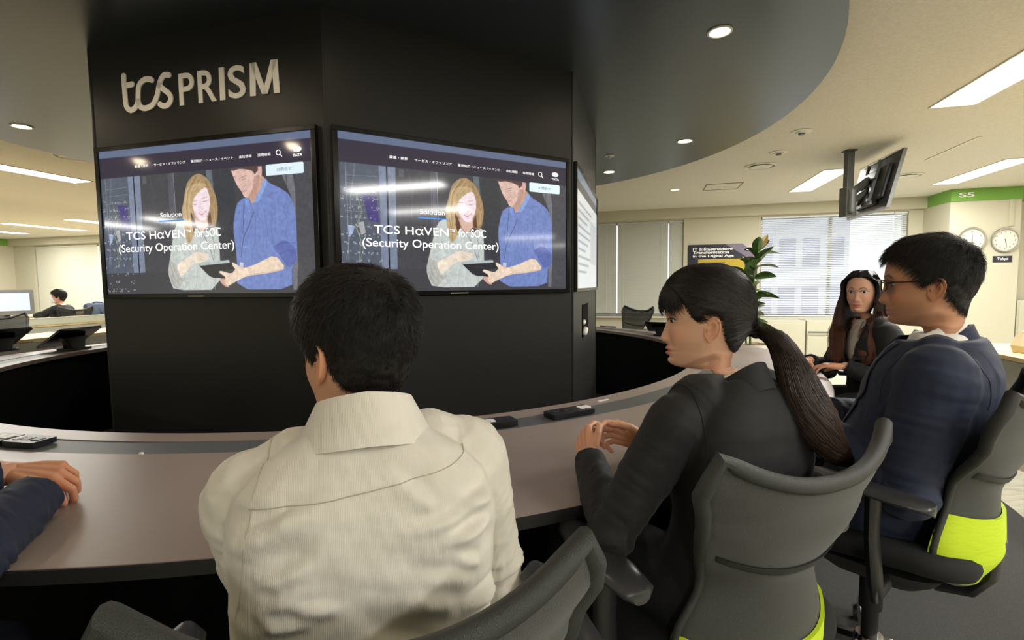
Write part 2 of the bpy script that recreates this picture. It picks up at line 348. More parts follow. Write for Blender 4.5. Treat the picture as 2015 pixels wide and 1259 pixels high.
# ------------------------------------------------------------------ wall screens
mat('screen_glass', (6, 6, 7), 0.07, attr='picture', attr_emit=1.0)
mat('screen_text', (240, 240, 244), 0.3, emit=(255, 255, 255), estr=0.85)
mat('screen_blue', (20, 110, 210), 0.3, emit=(40, 140, 235), estr=0.8)
mat('screen_button', (200, 215, 225), 0.3, emit=(196, 220, 236), estr=0.8)
mat('screen_button_text', (60, 80, 110), 0.3, emit=(80, 100, 130), estr=0.5)
PAINT=[('p',(98,112,140),[2,5,2,47,469,48,469,-1]),('p',(85,92,105),[5,191,145,185,144,854,0,856]),(0.8,(175,180,195),[25,267,73,265,139,258]),(0.8,(175,180,195),[24,316,72,314,138,308]),(0.8,(175,180,195),[23,369,71,368,137,363]),(0.8,(175,180,195),[21,450,70,450,136,447]),(0.8,(175,180,195),[21,489,69,490,135,487]),(0.8,(175,180,195),[20,528,68,529,135,527]),('p',(70,62,120),[83,378,133,386,143,553,101,542]),('p',(150,165,200),[27,577,53,582,42,633,31,655]),('p',(165,165,170),[64,560,84,551,91,622,74,638]),(0.8,(205,210,225),[25,190,28,528,27,791]),(0.7,(200,205,220),[56,191,55,241,38,420,41,569,19,792]),(1.2,(190,195,120),[61,382,79,479,55,589,72,667,63,812]),(0.8,(200,205,140),[81,493,59,596,81,732,67,798]),('p',(122,132,155),[145,185,172,185,174,854,146,854]),('p',(30,28,36),[172,185,178,185,179,854,173,854]),('p',(122,132,152),[178,185,208,186,207,853,179,854]),('p',(70,70,76),[208,186,345,183,345,852,207,853]),('p',(92,92,100),[222,196,242,196,241,245,221,248]),(0.7,(110,108,112),[253,191,274,322,266,526]),('p',(88,88,98),[347,185,373,186,372,852,348,852]),(0.8,(45,42,52),[354,188,352,852]),(1.2,(215,215,225),[375,187,377,516,376,851]),('p',(96,106,112),[531,188,559,190,565,355,537,337]),(1.7,(40,38,45),[528,187,531,267]),('p',(58,60,66),[559,190,652,189,665,424,649,574,662,790,579,770,578,404]),('p',(112,112,120),[850,180,926,183,923,984,896,983,920,443]),(1.7,(48,45,52),[889,259,891,383]),('p',(74,74,80),[926,183,999,188,1000,989,923,985]),('p',(114,132,188),[797,264,813,300,871,347,903,390,922,482,924,664,921,807,899,832,896,979,650,977,657,768,644,574,665,424,695,387,722,384,729,424,755,406]),('p',(192,152,134),[722,376,777,244,800,271,758,406,732,428]),('p',(214,180,168),[645,189,786,186,785,251,771,306,745,366,725,391,702,381,690,339,675,311,661,262]),('p',(186,146,136),[746,257,777,241,771,306,745,366,727,391,715,388,743,332]),('p',(84,68,66),[645,188,786,185,783,206,766,220,754,244,744,216,691,198,652,210]),('p',(210,165,155),[769,194,786,194,782,238,769,242]),(1.2,(70,55,55),[683,260,713,245]),(1.0,(80,60,60),[693,270,713,263]),(1.0,(70,55,55),[654,244,668,249]),(1.0,(160,110,105),[688,295,695,316,706,311]),(1.5,(165,90,95),[692,350,715,337]),('p',(132,160,212),[795,266,810,299,761,425,742,414,776,335]),('p',(120,145,205),[700,392,721,387,727,436,714,452,702,420]),(1.5,(88,104,165),[823,437,816,608,826,708]),(1.5,(88,104,165),[749,505,743,658,727,750,715,972]),(1.5,(88,104,165),[699,450,678,572,672,737]),(1.5,(88,104,165),[871,448,886,556,875,651]),(1.5,(88,104,165),[791,502,800,609,789,717]),(1.5,(128,148,205),[844,396,843,559,853,652]),(1.5,(128,148,205),[770,534,774,687]),(1.5,(128,148,205),[689,511,683,661]),(1.5,(128,148,205),[842,872,830,974]),('p',(95,108,170),[816,708,870,659,920,720,920,808,880,848,848,762]),(1.3,(70,82,140),[821,708,864,683,919,688]),(1.2,(70,82,140),[848,758,886,729,919,744]),(2.3,(240,240,245),[722,472,722,472]),(2.3,(240,240,245),[697,700,698,700]),(2.3,(240,240,245),[673,933,673,933]),(1.8,(45,45,75),[742,476,718,561,693,631,682,699,676,767]),(1.3,(45,45,75),[702,405,694,510,688,616]),('p',(200,200,215),[669,797,685,805,682,842,666,831]),('p',(160,134,98),[420,374,429,310,441,259,466,220,497,204,524,225,545,257,560,305,574,368,580,440,575,499,565,555,548,561,525,554,480,565,466,588,438,668,429,661,413,578,412,515,408,438]),('p',(192,198,194),[383,517,418,500,471,559,525,590,572,550,578,623,577,978,347,978,331,916,322,854,333,777,352,652,366,567]),('p',(214,178,160),[465,488,475,558,497,600,528,554,530,482]),('p',(236,216,222),[460,376,496,321,530,294,544,358,545,408,535,467,517,519,494,514,472,473,461,432]),('p',(205,170,165),[460,418,472,473,494,514,517,520,494,528,469,495]),('p',(186,160,120),[420,374,434,302,465,276,501,264,537,283,496,323,464,375,459,432,463,488,471,530,476,565,438,668,425,654,413,563,408,438]),('p',(92,60,50),[449,447,462,489,475,558,461,599,449,532]),('p',(164,136,100),[538,265,565,326,578,419,572,521,559,560,535,553,529,511,543,444,547,379,537,309]),('p',(100,66,52),[528,511,543,459,549,552,535,557]),(1.5,(220,196,156),[474,226,438,308,424,422,431,534]),(1.5,(220,196,156),[497,229,456,320,441,420,453,532]),(1.5,(220,196,156),[510,248,473,317]),(1.5,(220,196,156),[551,307,564,406,561,522]),(1.3,(112,84,52),[483,224,442,322,432,442,439,590]),(1.3,(112,84,52),[524,253,555,335,568,463]),(1.3,(112,84,52),[423,492,435,590,436,653]),(1.3,(90,70,75),[464,405,472,409,482,405]),(1.3,(90,70,75),[511,392,522,392,533,384]),(1.2,(140,105,95),[463,384,484,380]),(1.2,(140,105,95),[509,369,532,363]),(1.2,(200,160,165),[500,385,498,428,504,443,513,438]),(2.2,(165,60,75),[490,467,503,477,524,454]),(0.8,(240,230,230),[494,468,504,474,519,458]),(1.3,(60,45,52),[462,517,484,572,511,627,533,699,545,780]),(1.2,(60,45,52),[528,525,548,625,557,697,547,780]),(1.5,(160,164,162),[374,581,368,678,350,749]),(1.5,(160,164,162),[395,600,385,734]),(1.5,(160,164,162),[422,874,404,967]),(1.5,(160,164,162),[550,910,547,976]),(1.5,(160,164,162),[468,831,457,967]),(1.7,(214,218,214),[408,592,412,690]),(1.7,(214,218,214),[485,903,489,968]),(1.7,(214,218,214),[522,910,521,969]),('p',(228,214,196),[431,753,451,725,482,721,526,734,517,783,491,791,470,798,455,795,414,849,385,892,368,853,365,804]),(1.0,(190,160,145),[473,737,505,765,516,781]),(1.0,(190,160,145),[477,759,500,781]),(1.0,(190,160,145),[491,726,526,735]),('p',(178,178,172),[333,777,367,797,371,846,387,899,414,888,387,938,360,976,339,937,324,854]),(1.2,(128,126,122),[337,812,349,889,374,938]),(1.2,(128,126,122),[350,805,366,881,391,917]),(1.2,(128,126,122),[332,875,348,938,365,966]),('p',(206,160,144),[569,903,597,903,616,963,597,959,576,932]),('p',(48,48,52),[472,802,620,784,651,843,588,852,597,901,533,900,486,830]),('p',(178,188,188),[473,798,618,782,623,800,481,816]),(1.0,(80,78,80),[522,837,574,833]),('p',(228,206,184),[875,848,826,755,747,811,681,842,647,807,632,797,634,821,647,843,627,875,576,850,568,864,600,894,592,927,606,957,641,929,696,889,799,874]),(1.2,(190,150,132),[646,850,631,880,607,895]),(1.0,(190,150,132),[597,925,626,907]),(1.7,(196,160,140),[696,884,799,867,869,846])]
def paint_screen(w=560, h=322, ss=2):
    Wd, Hd = w * ss, h * ss
    im = np.zeros((Hd, Wd, 3)); im[:] = (66, 66, 71)
    yy, xx = np.mgrid[0:Hd, 0:Wd]; X = (xx + .5) / Wd * 1000; Y = (yy + .5) / Hd * 1000
    def poly(pts):
        m = np.zeros((Hd, Wd), bool); n = len(pts)
        ys = [p[1] for p in pts]; r0 = max(int(min(ys) / 1000 * Hd) - 1, 0); r1 = min(int(max(ys) / 1000 * Hd) + 2, Hd)
        xs, yv = X[r0:r1], Y[r0:r1]; k = np.zeros(xs.shape, bool)
        for i in range(n):
            (x0, y0), (x1, y1) = pts[i], pts[(i + 1) % n]
            if y0 == y1: continue
            c = ((y0 <= yv) != (y1 <= yv)) & (xs < (x1 - x0) * (yv - y0) / (y1 - y0) + x0); k ^= c
        m[r0:r1] = k; return m
    def smooth_pts(p):
        q = []
        n = len(p)
        for i in range(n):
            a, b = p[i], p[(i + 1) % n]
            q += [(a[0] * .8 + b[0] * .2, a[1] * .8 + b[1] * .2), (a[0] * .2 + b[0] * .8, a[1] * .2 + b[1] * .8)]
        return q
    soft = rng.normal(0, 1, (Hd // 8 + 2, Wd // 8 + 2)); soft = np.kron(soft, np.ones((8, 8)))[:Hd, :Wd]
    for _ in range(2):
        soft = (soft + np.roll(soft, 4, 0) + np.roll(soft, -4, 0) + np.roll(soft, 4, 1) + np.roll(soft, -4, 1)) / 5
    for kind, c, f in PAINT:
        pts = [(f[i], f[i + 1]) for i in range(0, len(f), 2)]
        if kind == 'p':
            m = poly(smooth_pts(pts) if len(pts) > 4 else pts)
            im[m] = np.array(c) * (1 + 0.05 * soft[m][:, None])
        else:
            for (x0, y0), (x1, y1) in zip(pts[:-1], pts[1:]):
                dx, dy = x1 - x0, (y1 - y0) * .575; L2 = dx * dx + dy * dy + 1e-6
                t = np.clip(((X - x0) * dx + (Y - y0) * .575 * dy) / L2, 0, 1)
                d = np.hypot(X - x0 - t * dx, (Y - y0) * .575 - t * dy)
                a_ = np.clip((kind * .62 - d) / 0.9 + .5, 0, 1)[..., None] * .8
                im = im * (1 - a_) + np.array(c) * a_
    # racks behind the glass at the left: little port rows
    m = (X < 150) & (Y > 330)
    fl = rng.random((Hd // 6 + 1, Wd // 6 + 1)); fl = np.kron(fl, np.ones((6, 6)))[:Hd, :Wd]
    sel = m & (fl > .86) & (np.sin(Y / 9.) > .2); im[sel] = im[sel] * .4 + np.array((190, 195, 200)) * .6
    top = Y < 188; im[top] = (52, 47, 62)
    b = Y < 48; im[b] = (96, 108, 134)
    im = im.reshape(h, ss, w, ss, 3).mean((1, 3))
    return np.clip(im, 0, 255)
def to_lin(a):
    a = a / 255.0
    return np.where(a <= 0.04045, a / 12.92, ((a + 0.055) / 1.055) ** 2.4)
def picture_mesh(name, im, wm, hm):
    h, w, _ = im.shape
    xs = np.linspace(0, wm, w + 1); ys = np.linspace(hm, 0, h + 1)
    gx, gy = np.meshgrid(xs, ys); co = np.stack([gx, gy, np.zeros_like(gx)], -1).reshape(-1, 3)
    pad = np.pad(im, ((0, 1), (0, 1), (0, 0)), 'edge').reshape(-1, 3)
    i = np.arange(h * (w + 1)).reshape(h, w + 1)[:, :-1].ravel()
    q = np.stack([i, i + w + 1, i + w + 2, i + 1], 1)
    me = bpy.data.meshes.new(name); me.vertices.add(len(co)); me.vertices.foreach_set('co', co.ravel())
    me.loops.add(q.size); me.polygons.add(len(q)); me.loops.foreach_set('vertex_index', q.ravel())
    me.polygons.foreach_set('loop_start', np.arange(0, q.size, 4)); me.update(calc_edges=True); me.validate()
    a = me.color_attributes.new('picture', 'FLOAT_COLOR', 'POINT')
    c = np.ones((len(co), 4), np.float32); c[:, :3] = to_lin(pad); a.data.foreach_set('color', c.ravel())
    return me
DW, DH, DS, DZ = 1.283, 0.736, 0.049, 1.195
PIC = picture_mesh('screen_picture', paint_screen(), DW, DH); PIC.materials.append(MATS['screen_glass'])
def rect_pl(mb, x0, y0, x1, y1, z, M=None, mi=0): mb.add([(x0, y0, z), (x1, y0, z), (x1, y1, z), (x0, y1, z)], [(0, 1, 2, 3)], mi, M)
def sx(v): return v / 1000 * DW
def sy(v): return DH - v / 1000 * DH
I4 = Matrix.Identity(4)
def bezel(root, w, h):
    m = MB()
    for x, y, dx, dy in ((w / 2, -.011, w + .05, .022), (w / 2, h + .011, w + .05, .022), (-.0125, h / 2, .025, h), (w + .0125, h / 2, .025, h)): m.box((x, y, .0), (dx, dy, .024))
    m.box((w / 2, h / 2, -.009), (w + .05, h + .04, .004)); b = m.build('bezel', 'gloss_black', root, smooth=False, bevel=.003)
    m = MB(); m.box((w * .46, -.0135, .0125), (.10, .004, .001)); m.build('status_strip', 'frame_metal', b, smooth=False)
    m = MB(); text_in(m, 'SHARP' if False else 'TV', w * .45, -.010, w * .47, -.004, Matrix.Translation((0, 0, .0126))) if False else None
    return b
def web_screen(k, label):
    r = empty('wall_screen', (0, 0, 0), 0, label, 'screen', 'screens showing the web page on the black column')
    r.matrix_world = face_matrix(k, DS, DZ, 0.012)
    bezel(r, DW, DH)
    d = bpy.data.objects.new('display', PIC); COL.objects.link(d); d.parent = r; d.location = (0, 0, .004)
    Tz = Matrix.Translation((0, 0, .0012))
    m = MB(); text_in(m, 'Solution', sx(300), sy(478), sx(404), sy(447), Tz, bold=.006); m.build('caption_text', 'screen_text', d, smooth=False)
    m = MB(); rect_pl(m, sx(292), sy(508), sx(416), sy(500), .0012); m.build('underline', 'screen_blue', d, smooth=False)
    for s_, a_, b_, t0, t1 in (('TCS HαVEN', 119, 419, 622, 567), ('TM', 424, 446, 590, 570), ('for SOC', 462, 587, 622, 565), ('(Security Operation Center)', 76, 646, 724, 652)):
        m = MB(); text_in(m, s_, sx(a_), sy(t0), sx(b_), sy(t1), Tz, bold=.005); m.build('heading_text', 'screen_text', d, smooth=False)
    for s_, a_, b_ in (('業種・業界', 185, 256), ('サービス・オファリング', 283, 438), ('事例紹介 / ニュース / イベント', 464, 659), ('会社情報', 687, 744), ('採用情報', 770, 827)):
        m = MB(); text_in(m, s_, sx(a_), sy(132), sx(b_), sy(113), Tz); m.build('menu_text', 'screen_text', d, smooth=False)
    m = MB(); cxm, cym = sx(860), sy(117)
    rg = [[(cxm + r_ * math.cos(t), cym + r_ * math.sin(t), .0012) for t in np.linspace(0, 2 * pi, 25)[:-1]] for r_ in (.0095, .0130)]
    m.loft(rg, caps=False); m.add([(cxm + .007, cym - .010, .0012), (cxm + .010, cym - .007, .0012), (cxm + .021, cym - .018, .0012), (cxm + .018, cym - .021, .0012)], [(0, 1, 2, 3)])
    m.build('search_icon', 'screen_text', d, smooth=False, fix=False)
    # emblem: white ellipse with a dark branching mark, over its wordmark
    m = MB(); ex, ey = sx(940), sy(107)
    m.add([(ex + .023 * math.cos(t), ey + .0122 * math.sin(t), .0012) for t in np.linspace(0, 2 * pi, 33)[:-1]], [tuple(range(32))])
    text_in(m, 'TATA', sx(920), sy(151), sx(961), sy(135), Tz, bold=.03); m.build('emblem', 'screen_text', d, smooth=False, fix=False)
    m = MB()
    for sg in (-1, 1):
        P = [(ex + sg * (.0025 + .013 * (1 - math.cos(q))), ey - .012 + .0175 * math.sin(q)) for q in np.linspace(0, 1.45, 8)]
        Q = [(x + sg * (.0028 - .001 * i / 7), y - .001 + .0012 * i / 7) for i, (x, y) in enumerate(P)]
        m.add([(x, y, .0016) for x, y in P + Q[::-1]], [tuple(range(16))])
    m.build('emblem_mark', 'screen_button_text', d, smooth=False, fix=False)
    m = MB(); m.add([(sx(883.5) + x, sy(221) + y, .0012) for x, y in rrect(sx(161), DH * .069, .008)], [tuple(range(24))]); m.build('button', 'screen_button', d, smooth=False)
    m = MB(); text_in(m, 'お問合せ', sx(850), sy(233), sx(915), sy(210), Matrix.Translation((0, 0, .0018))); m.build('button_text', 'screen_button_text', d, smooth=False)
    return r
web_screen(0, 'wide screen with a web page under the large letters on the column')
web_screen(1, 'wide screen with a web page on the middle face of the column')
# third screen, pale page, seen edge on
def pale_page(w=160, h=92):
    im = np.zeros((h, w, 3)); im[:] = (205, 208, 210)
    im[:8] = (120, 128, 140); im[8:16] = (70, 72, 80)
    for r in range(24, 84, 6): im[r:r + 2, 12:60 + (r * 37) % 60] = (150, 155, 160)
    im[30:70, 100:150] = (180, 186, 190)
    return im
r = empty('wall_screen', (0, 0, 0), 0, 'screen seen almost edge on, showing a pale page, on the column face by the windows', 'screen')
r.matrix_world = face_matrix(2, DS, DZ, 0.012); bezel(r, DW, DH)
me = picture_mesh('pale_picture', pale_page(), DW, DH); me.materials.append(MATS['screen_glass'])
d = bpy.data.objects.new('display', me); COL.objects.link(d); d.parent = r; d.location = (0, 0, .004)
# hatch with a black opening below the third screen
r = empty('service_hatch', (0, 0, 0), 0, 'black rectangular opening with a white plug in the column face below the edge-on screen', 'hatch')
r.matrix_world = face_matrix(2, .44, .85, 0.001)
m = MB(); m.box((.19, .115, .001), (.38, .23, .004)); m.build('opening', 'pure_black', r, smooth=False)
m = MB(); m.capsule([(.05, .03, .01), (.09, .05, .012)], .022); m.capsule([(.03, .10, .008), (.05, .11, .008)], .014); m.build('plug', 'white_plastic', r)

# ------------------------------------------------------------------ big lettering on the column
r = empty('column_lettering', (0, 0, 0), 0, 'big raised cream lettering high on the black column above a screen', 'sign')
r.matrix_world = face_matrix(0, 0, 0, 0.0)
# flowing t-c-s strokes, in a 2D frame digitised at unit scale
def stroke(m, pts, wd, z0=0.001, z1=0.006):
    P = [Vector((x, y, 0)) for x, y in pts]
    for _ in range(3):
        Q = [P[0]]
        for a_, b_ in zip(P[:-1], P[1:]): Q += [a_ * .75 + b_ * .25, a_ * .25 + b_ * .75]
        P = Q + [P[-1]]
    Lp, Rp = [], []
    for i, p in enumerate(P):
        t = (P[min(i + 1, len(P) - 1)] - P[max(i - 1, 0)]).normalized(); nn = Vector((-t.y, t.x, 0)); Lp.append(p + nn * wd); Rp.append(p - nn * wd)
    def cap(p, t, left):
        a0 = math.atan2(t.y, t.x) + (pi / 2 if left else -pi / 2)
        return [p + Vector((math.cos(a0 - q), math.sin(a0 - q), 0)) * wd for q in np.linspace(0, pi, 8)[1:-1]]
    t1 = (P[-1] - P[-2]).normalized(); t0 = (P[0] - P[1]).normalized()
    end = cap(P[-1], t1, True); start = cap(P[0], t0, True)
    n_ = len(P)
    rings = [[tuple(q + Vector((0, 0, z))) for q in (Lp[i], Rp[i])] for i in range(n_) for z in (0,)]
    for z in (z0, z1): pass
    V = []; Fs = []
    for i in range(n_):
        V += [(Lp[i].x, Lp[i].y, z1), (Rp[i].x, Rp[i].y, z1), (Lp[i].x, Lp[i].y, z0), (Rp[i].x, Rp[i].y, z0)]
    for i in range(n_ - 1):
        a_ = 4 * i; b_ = a_ + 4
        Fs += [(a_, a_ + 1, b_ + 1, b_), (a_ + 2, a_, b_, b_ + 2), (a_ + 1, a_ + 3, b_ + 3, b_ + 1)]
    m.add(V, Fs)
    for pts_, A_, B_ in ((end, Lp[-1], Rp[-1]), (start, Rp[0], Lp[0])):
        ring = [A_] + pts_ + [B_]; k = len(ring)
        m.add([(q.x, q.y, z1) for q in ring] + [(q.x, q.y, z0) for q in ring], [tuple(range(k))] + [(i, i + 1, k + i + 1, k + i) for i in range(k - 1)])
def T2(p):  # 0..1 box of the tcs mark -> face coordinates
    return [(0.222 + x * 0.322, 2.118 + y * 0.190) for x, y in p]
wd = 0.0138
for nm, strokes in (('letter', [T2([(.045, .955), (.04, .75), (.045, .4), (.05, .15), (.13, .03), (.22, .06), (.30, .20), (.31, .42), (.33, .66), (.45, .79), (.57, .77), (.60, .74)]), T2([(.09, .70), (.16, .70), (.205, .71)])]),
                    ('letter', [T2([(.30, .26), (.34, .08), (.46, .03), (.60, .10), (.70, .34), (.74, .62), (.83, .83), (.94, .80)])]),
                    ('letter', [T2([(.745, .60), (.79, .50), (.93, .34), (.965, .20), (.90, .05), (.80, .03), (.735, .10)])])):
    m = MB()
    for s_ in strokes: stroke(m, s_, wd)
    m.build(nm, 'sign_cream', r, smooth=False)
for ch, x0, x1 in (('P', .583, .675), ('R', .699, .807), ('I', .827, .856), ('S', .877, .975), ('M', 1.000, 1.163)):
    m = MB()
    if ch == 'M':
        y0, y1, t = 2.117, 2.268, .030; w_ = x1 - x0; c_ = x0 + w_ / 2
        for poly in ([(x0 + .006, y1), (x0 + .006 + t, y1), (x0 + t, y0), (x0, y0)], [(x1 - .006 - t, y1), (x1 - .006, y1), (x1, y0), (x1 - t, y0)], [(x0 + .006, y1), (x0 + .010 + t, y1), (c_ + t * .45, y0 + .002), (c_ - t * .45, y0 + .002)], [(x1 - .010 - t, y1), (x1 - .006, y1), (c_ + t * .45, y0 + .002), (c_ - t * .45, y0 + .002)]):
            m.prism(poly, .001, .0062)
        m.build('letter', 'sign_cream', r, smooth=False); continue
    V, Fs = text_mesh(ch, 0.5, .012)
    ax = min(v.x for v in V); bx = max(v.x for v in V); ay = min(v.y for v in V); by = max(v.y for v in V)
    m.add([((v.x - ax) / (bx - ax) * (x1 - x0) + x0, (v.y - ay) / (by - ay) * .151 + 2.117, .001 + (v.z + .5) * .005) for v in V], Fs)
    m.build('letter', 'sign_cream', r, smooth=False)
# ------------------------------------------------------------------ ceiling strips
def strip(u, v, label, group=None, L=1.47, w=0.30, z=CEIL):
    r = empty('ceiling_light', W3(u, v, z), -AR, label, 'light', group)
    m = MB()
    for x, y, dx, dy in ((-w / 2, 0, .012, L + .012), (w / 2, 0, .012, L + .012), (0, -L / 2, w, .012), (0, L / 2, w, .012)): m.box((x, y, -.004), (dx, dy, .008))
    m.build('frame', 'white_plastic', r, smooth=False)
    MB().box((0, 0, -.003), (w - .012, L - .012, .003)).build('diffuser', 'lamp_white', r, smooth=False)
    ld = bpy.data.lights.new('strip_light', 'AREA'); ld.shape = 'RECTANGLE'; ld.size = w - .02; ld.size_y = L - .02
    ld.energy = LIGHT_W; ld.color = LIGHT_COL
    o = bpy.data.objects.new('strip_light', ld); COL.objects.link(o); o.parent = r; o.location = (0, 0, -.012)
    return r
G = 'ceiling strips outside the picture'
strip(2.30, 3.88, 'bright ceiling strip cut by the right edge of the photo, nearest the viewer')
strip(2.27, 7.50, 'ceiling strip just left of the hanging television pole')
strip(4.06, 7.50, 'ceiling strip above the green band marked S5')
strip(-6.68, 4.02, 'long ceiling strip at the left edge, largest of those left of the column')
strip(-12.18, 7.88, 'ceiling strip over the far left desks, end near the column')
strip(-10.45, 7.85, 'ceiling strip that meets the left edge of the black column')
strip(-14.03, 7.9, 'ceiling strip at the far left edge of the photo')
for u, v in ((4.06, 3.88), (-8.4, 4.02), (-12.2, 3.9), (2.75, .1), (4.75, -.35), (-8.4, 7.9), (-9.04, -3.9), (-10.6, -3.9), (.5, -3.6), (2.3, -3.4), (5.9, 3.88), (7.6, 7.4), (-5.0, 7.85), (10.3, 0.1), (13.4, .3), (8.0, 3.8)):  # some mirrored in the screens, the rest added unseen to light the room
    strip(u, v, 'unseen recessed ceiling strip in line with the rows', G)

# ------------------------------------------------------------------ downlights, vents, sprinklers
mat('downlight_lamp', (255, 255, 255), 0.5, emit=(255, 226, 190), estr=14)
def downlight(p, label, watts=4.0, group=None, r_=0.062, on=True):
    r = empty('downlight', p, 0, label, 'light', group)
    MB().lathe([(r_ - .008, -.001), (r_ + .006, -.001), (r_ + .006, -.006), (r_ - .004, -.007), (r_ - .008, -.001)], 28).build('trim_ring', 'white_plastic', r)
    MB().lathe([(.0005, -.002), (r_ - .009, -.002)], 28).build('lens', 'downlight_lamp' if on else 'white_plastic', r, smooth=False)
    if watts:
        ld = bpy.data.lights.new('downlight_bulb', 'SPOT'); ld.energy = watts; ld.color = (1, .82, .6); ld.spot_size = 3.05; ld.spot_blend = .35; ld.shadow_soft_size = .05
        o = bpy.data.objects.new('downlight_bulb', ld); COL.objects.link(o); o.parent = r; o.location = (0, 0, -.012)
    return r
def dpos(R, deg): return Vector((C1.x + R * math.cos(math.radians(deg)), C1.y + R * math.sin(math.radians(deg)), DISC))
downlight(dpos(2.63, -36.2), 'large glowing downlight at the top of the photo in the dark ceiling disc', 3, r_=.054)
downlight(dpos(2.63, 7.5), 'downlight in the dark disc near its curved edge, right of the column', 2.5)
downlight(dpos(2.65, 34.9), 'small downlight in the dark disc beside the right edge of the column', 2.5)
downlight(dpos(2.65, 185.1), 'downlight in the disc at the left, beside the lettering', 7)
for a_ in (-80, -112, -146, 140, 95): downlight(dpos(2.64, a_), 'added unseen downlight in the dark ceiling disc', 13, 'added unseen downlights of the disc')  # unseen lamps added round the disc to brighten lettering and table
downlight(W3(-5.04, -.01, CEIL), 'round downlight mirrored in the lettered face\'s screen, farther one', 6)
downlight(W3(-3.17, 0, CEIL), 'round downlight mirrored in the lettered face\'s screen, nearer one', 6)
downlight(W3(.48, 7.54, CEIL), 'round lit downlight on the cream ceiling right of the column', 6)
def puck(p, label, name, cat, R, h, m1='white_plastic', inner=None, group=None):
    r = empty(name, p, 0, label, cat, group)
    MB().lathe([(.0005, -h), (R * .55, -h), (R * .6, -h * .6), (R, -.006), (R, -.001)], 28).build('body', m1, r)
    if inner: MB().lathe([(.0005, -h - .012), (R * .3, -h - .012), (R * .34, -h)], 20).build('sensor', inner, r)
    return r
puck(W3(1.38, 5.0, CEIL), 'round white ceiling detector with dark sensor close to the disc edge, nearer one', 'ceiling_detector', 'detector', .085, .02, inner='grey_plastic')
puck(W3(1.37, 5.72, CEIL), 'round white ceiling detector with dark sensor close to the disc edge, farther one', 'ceiling_detector', 'detector', .085, .02, inner='grey_plastic')
puck(dpos(2.2, 21.8), 'small pale sprinkler head in the dark disc above a downlight', 'sprinkler', 'sprinkler', .045, .012, inner='frame_metal')
puck(Vector((1.16, 6.95, CEIL)), 'tiny sprinkler on the cream ceiling by the column edge', 'sprinkler', 'sprinkler', .035, .012, inner='grey_plastic')
puck(Vector((-5.2, 6.75, CEIL)), 'tiny sprinkler on the ceiling left of the column', 'sprinkler', 'sprinkler', .035, .012, inner='grey_plastic')
puck(Vector((4.35, 3.95, CEIL)), 'tiny sprinkler on the ceiling at the right edge', 'sprinkler', 'sprinkler', .035, .012, inner='grey_plastic')
def vent(p, label, R=.17):
    r = empty('air_diffuser', p, 0, label, 'vent')
    MB().lathe([(R - .02, -.002), (R, -.001), (R, -.008), (R - .02, -.014), (R - .025, -.004)], 36).build('outer_ring', 'white_plastic', r)
    MB().lathe([(.0005, -.006), (R * .35, -.006), (R * .62, -.02), (R * .66, -.018), (R * .4, -.002)], 36).build('cone', 'white_plastic', r)
vent(W3(1.33, 6.32, CEIL), 'round flat ceiling speaker grille between detectors and window wall')
vent(W3(3.27, 7.44, CEIL), 'round ceiling air diffuser behind the hanging television')
vent(Vector((-4.35, 5.05, CEIL)), 'round ceiling grille at the left edge of the column')
r = empty('access_panel', W3(1.1, 7.5, CEIL), -AR, 'square ceiling access panel outlined by a thin frame, near the window wall', 'panel')
m = MB()
for x, y, dx, dy in ((-.225, 0, .01, .46), (.225, 0, .01, .46), (0, -.225, .46, .01), (0, .225, .46, .01)): m.box((x, y, -.003), (dx, dy, .006))
m.build('frame', 'grey_plastic', r, smooth=False); MB().box((0, 0, -.001), (.44, .44, .002)).build('panel', 'ceiling_board', r, smooth=False)
for u, v, lab in ((2.55, 6.45, 'thin white ceiling rail beside the television pole'), (3.05, 6.1, 'thin white ceiling rail right of the hanging television')):
    r = MB().box((0, 0, -.004), (.03, .9, .008)).build('ceiling_rail', 'white_plastic', None, smooth=False); r.location = W3(u, v, CEIL); r.rotation_euler = (0, 0, -AR); tag(r, lab, 'rail')

# ------------------------------------------------------------------ blinds
mat('cord_white', (235, 235, 225), 0.6)
def blind(u0, u1, z0, z1, tilt, m_, label, group=None, pitch=.027):
    r = empty('window_blind', W3((u0 + u1) / 2, VF + .035, z1), -AR, label, 'blind', group)
    w = u1 - u0
    MB().box((0, 0, -.015), (w, .05, .03)).build('headrail', m_, r, smooth=False)
    s = MB(); n_ = int((z1 - z0 - .06) / pitch)
    for k in range(n_):
        R = Matrix.Rotation(tilt, 3, 'X'); z = -.045 - k * pitch
        V = [R @ Vector((x, y, b)) + Vector((0, 0, z)) for x in (-w / 2, w / 2) for y, b in ((-.0135, 0), (0, .002), (.0135, 0))]
        s.add(V, [(0, 3, 4, 1), (1, 4, 5, 2)])
    s.build('slats', m_, r, smooth=False, fix=False)
    MB().box((0, 0, -(z1 - z0) + .008), (w, .03, .016)).build('bottom_rail', m_, r, smooth=False)
    c = MB()
    for x in (-w * .38, w * .38): c.tube([(x, -.016, -.02), (x, -.016, -(z1 - z0) + .01)], .0015, 5)
    c.build('ladder_cord', 'cord_white', r)
blind(-1.93, -.42, ZB + .01, ZT - .005, 1.42, 'blind_grey', 'closed grey blind whose edge shows beside the column, leftmost of three', pitch=.0225)
blind(-.40, .495, ZB + .01, ZT - .005, 1.42, 'blind_grey', 'closed grey blind, middle of the three beside the column', pitch=.0225)
blind(.515, .755, ZB + .01, ZT - .005, 1.42, 'blind_grey', 'narrow closed grey blind next to the poster', pitch=.0225)
blind(2.05, 4.02, ZB + .01, ZT - .005, .55, 'blind_white', 'wide half-open white blind on the bright window', pitch=.03)
blind(4.03, 4.21, ZB + .01, ZT - .005, .9, 'blind_white', 'narrow white blind at the right end of the bright window', pitch=.03)
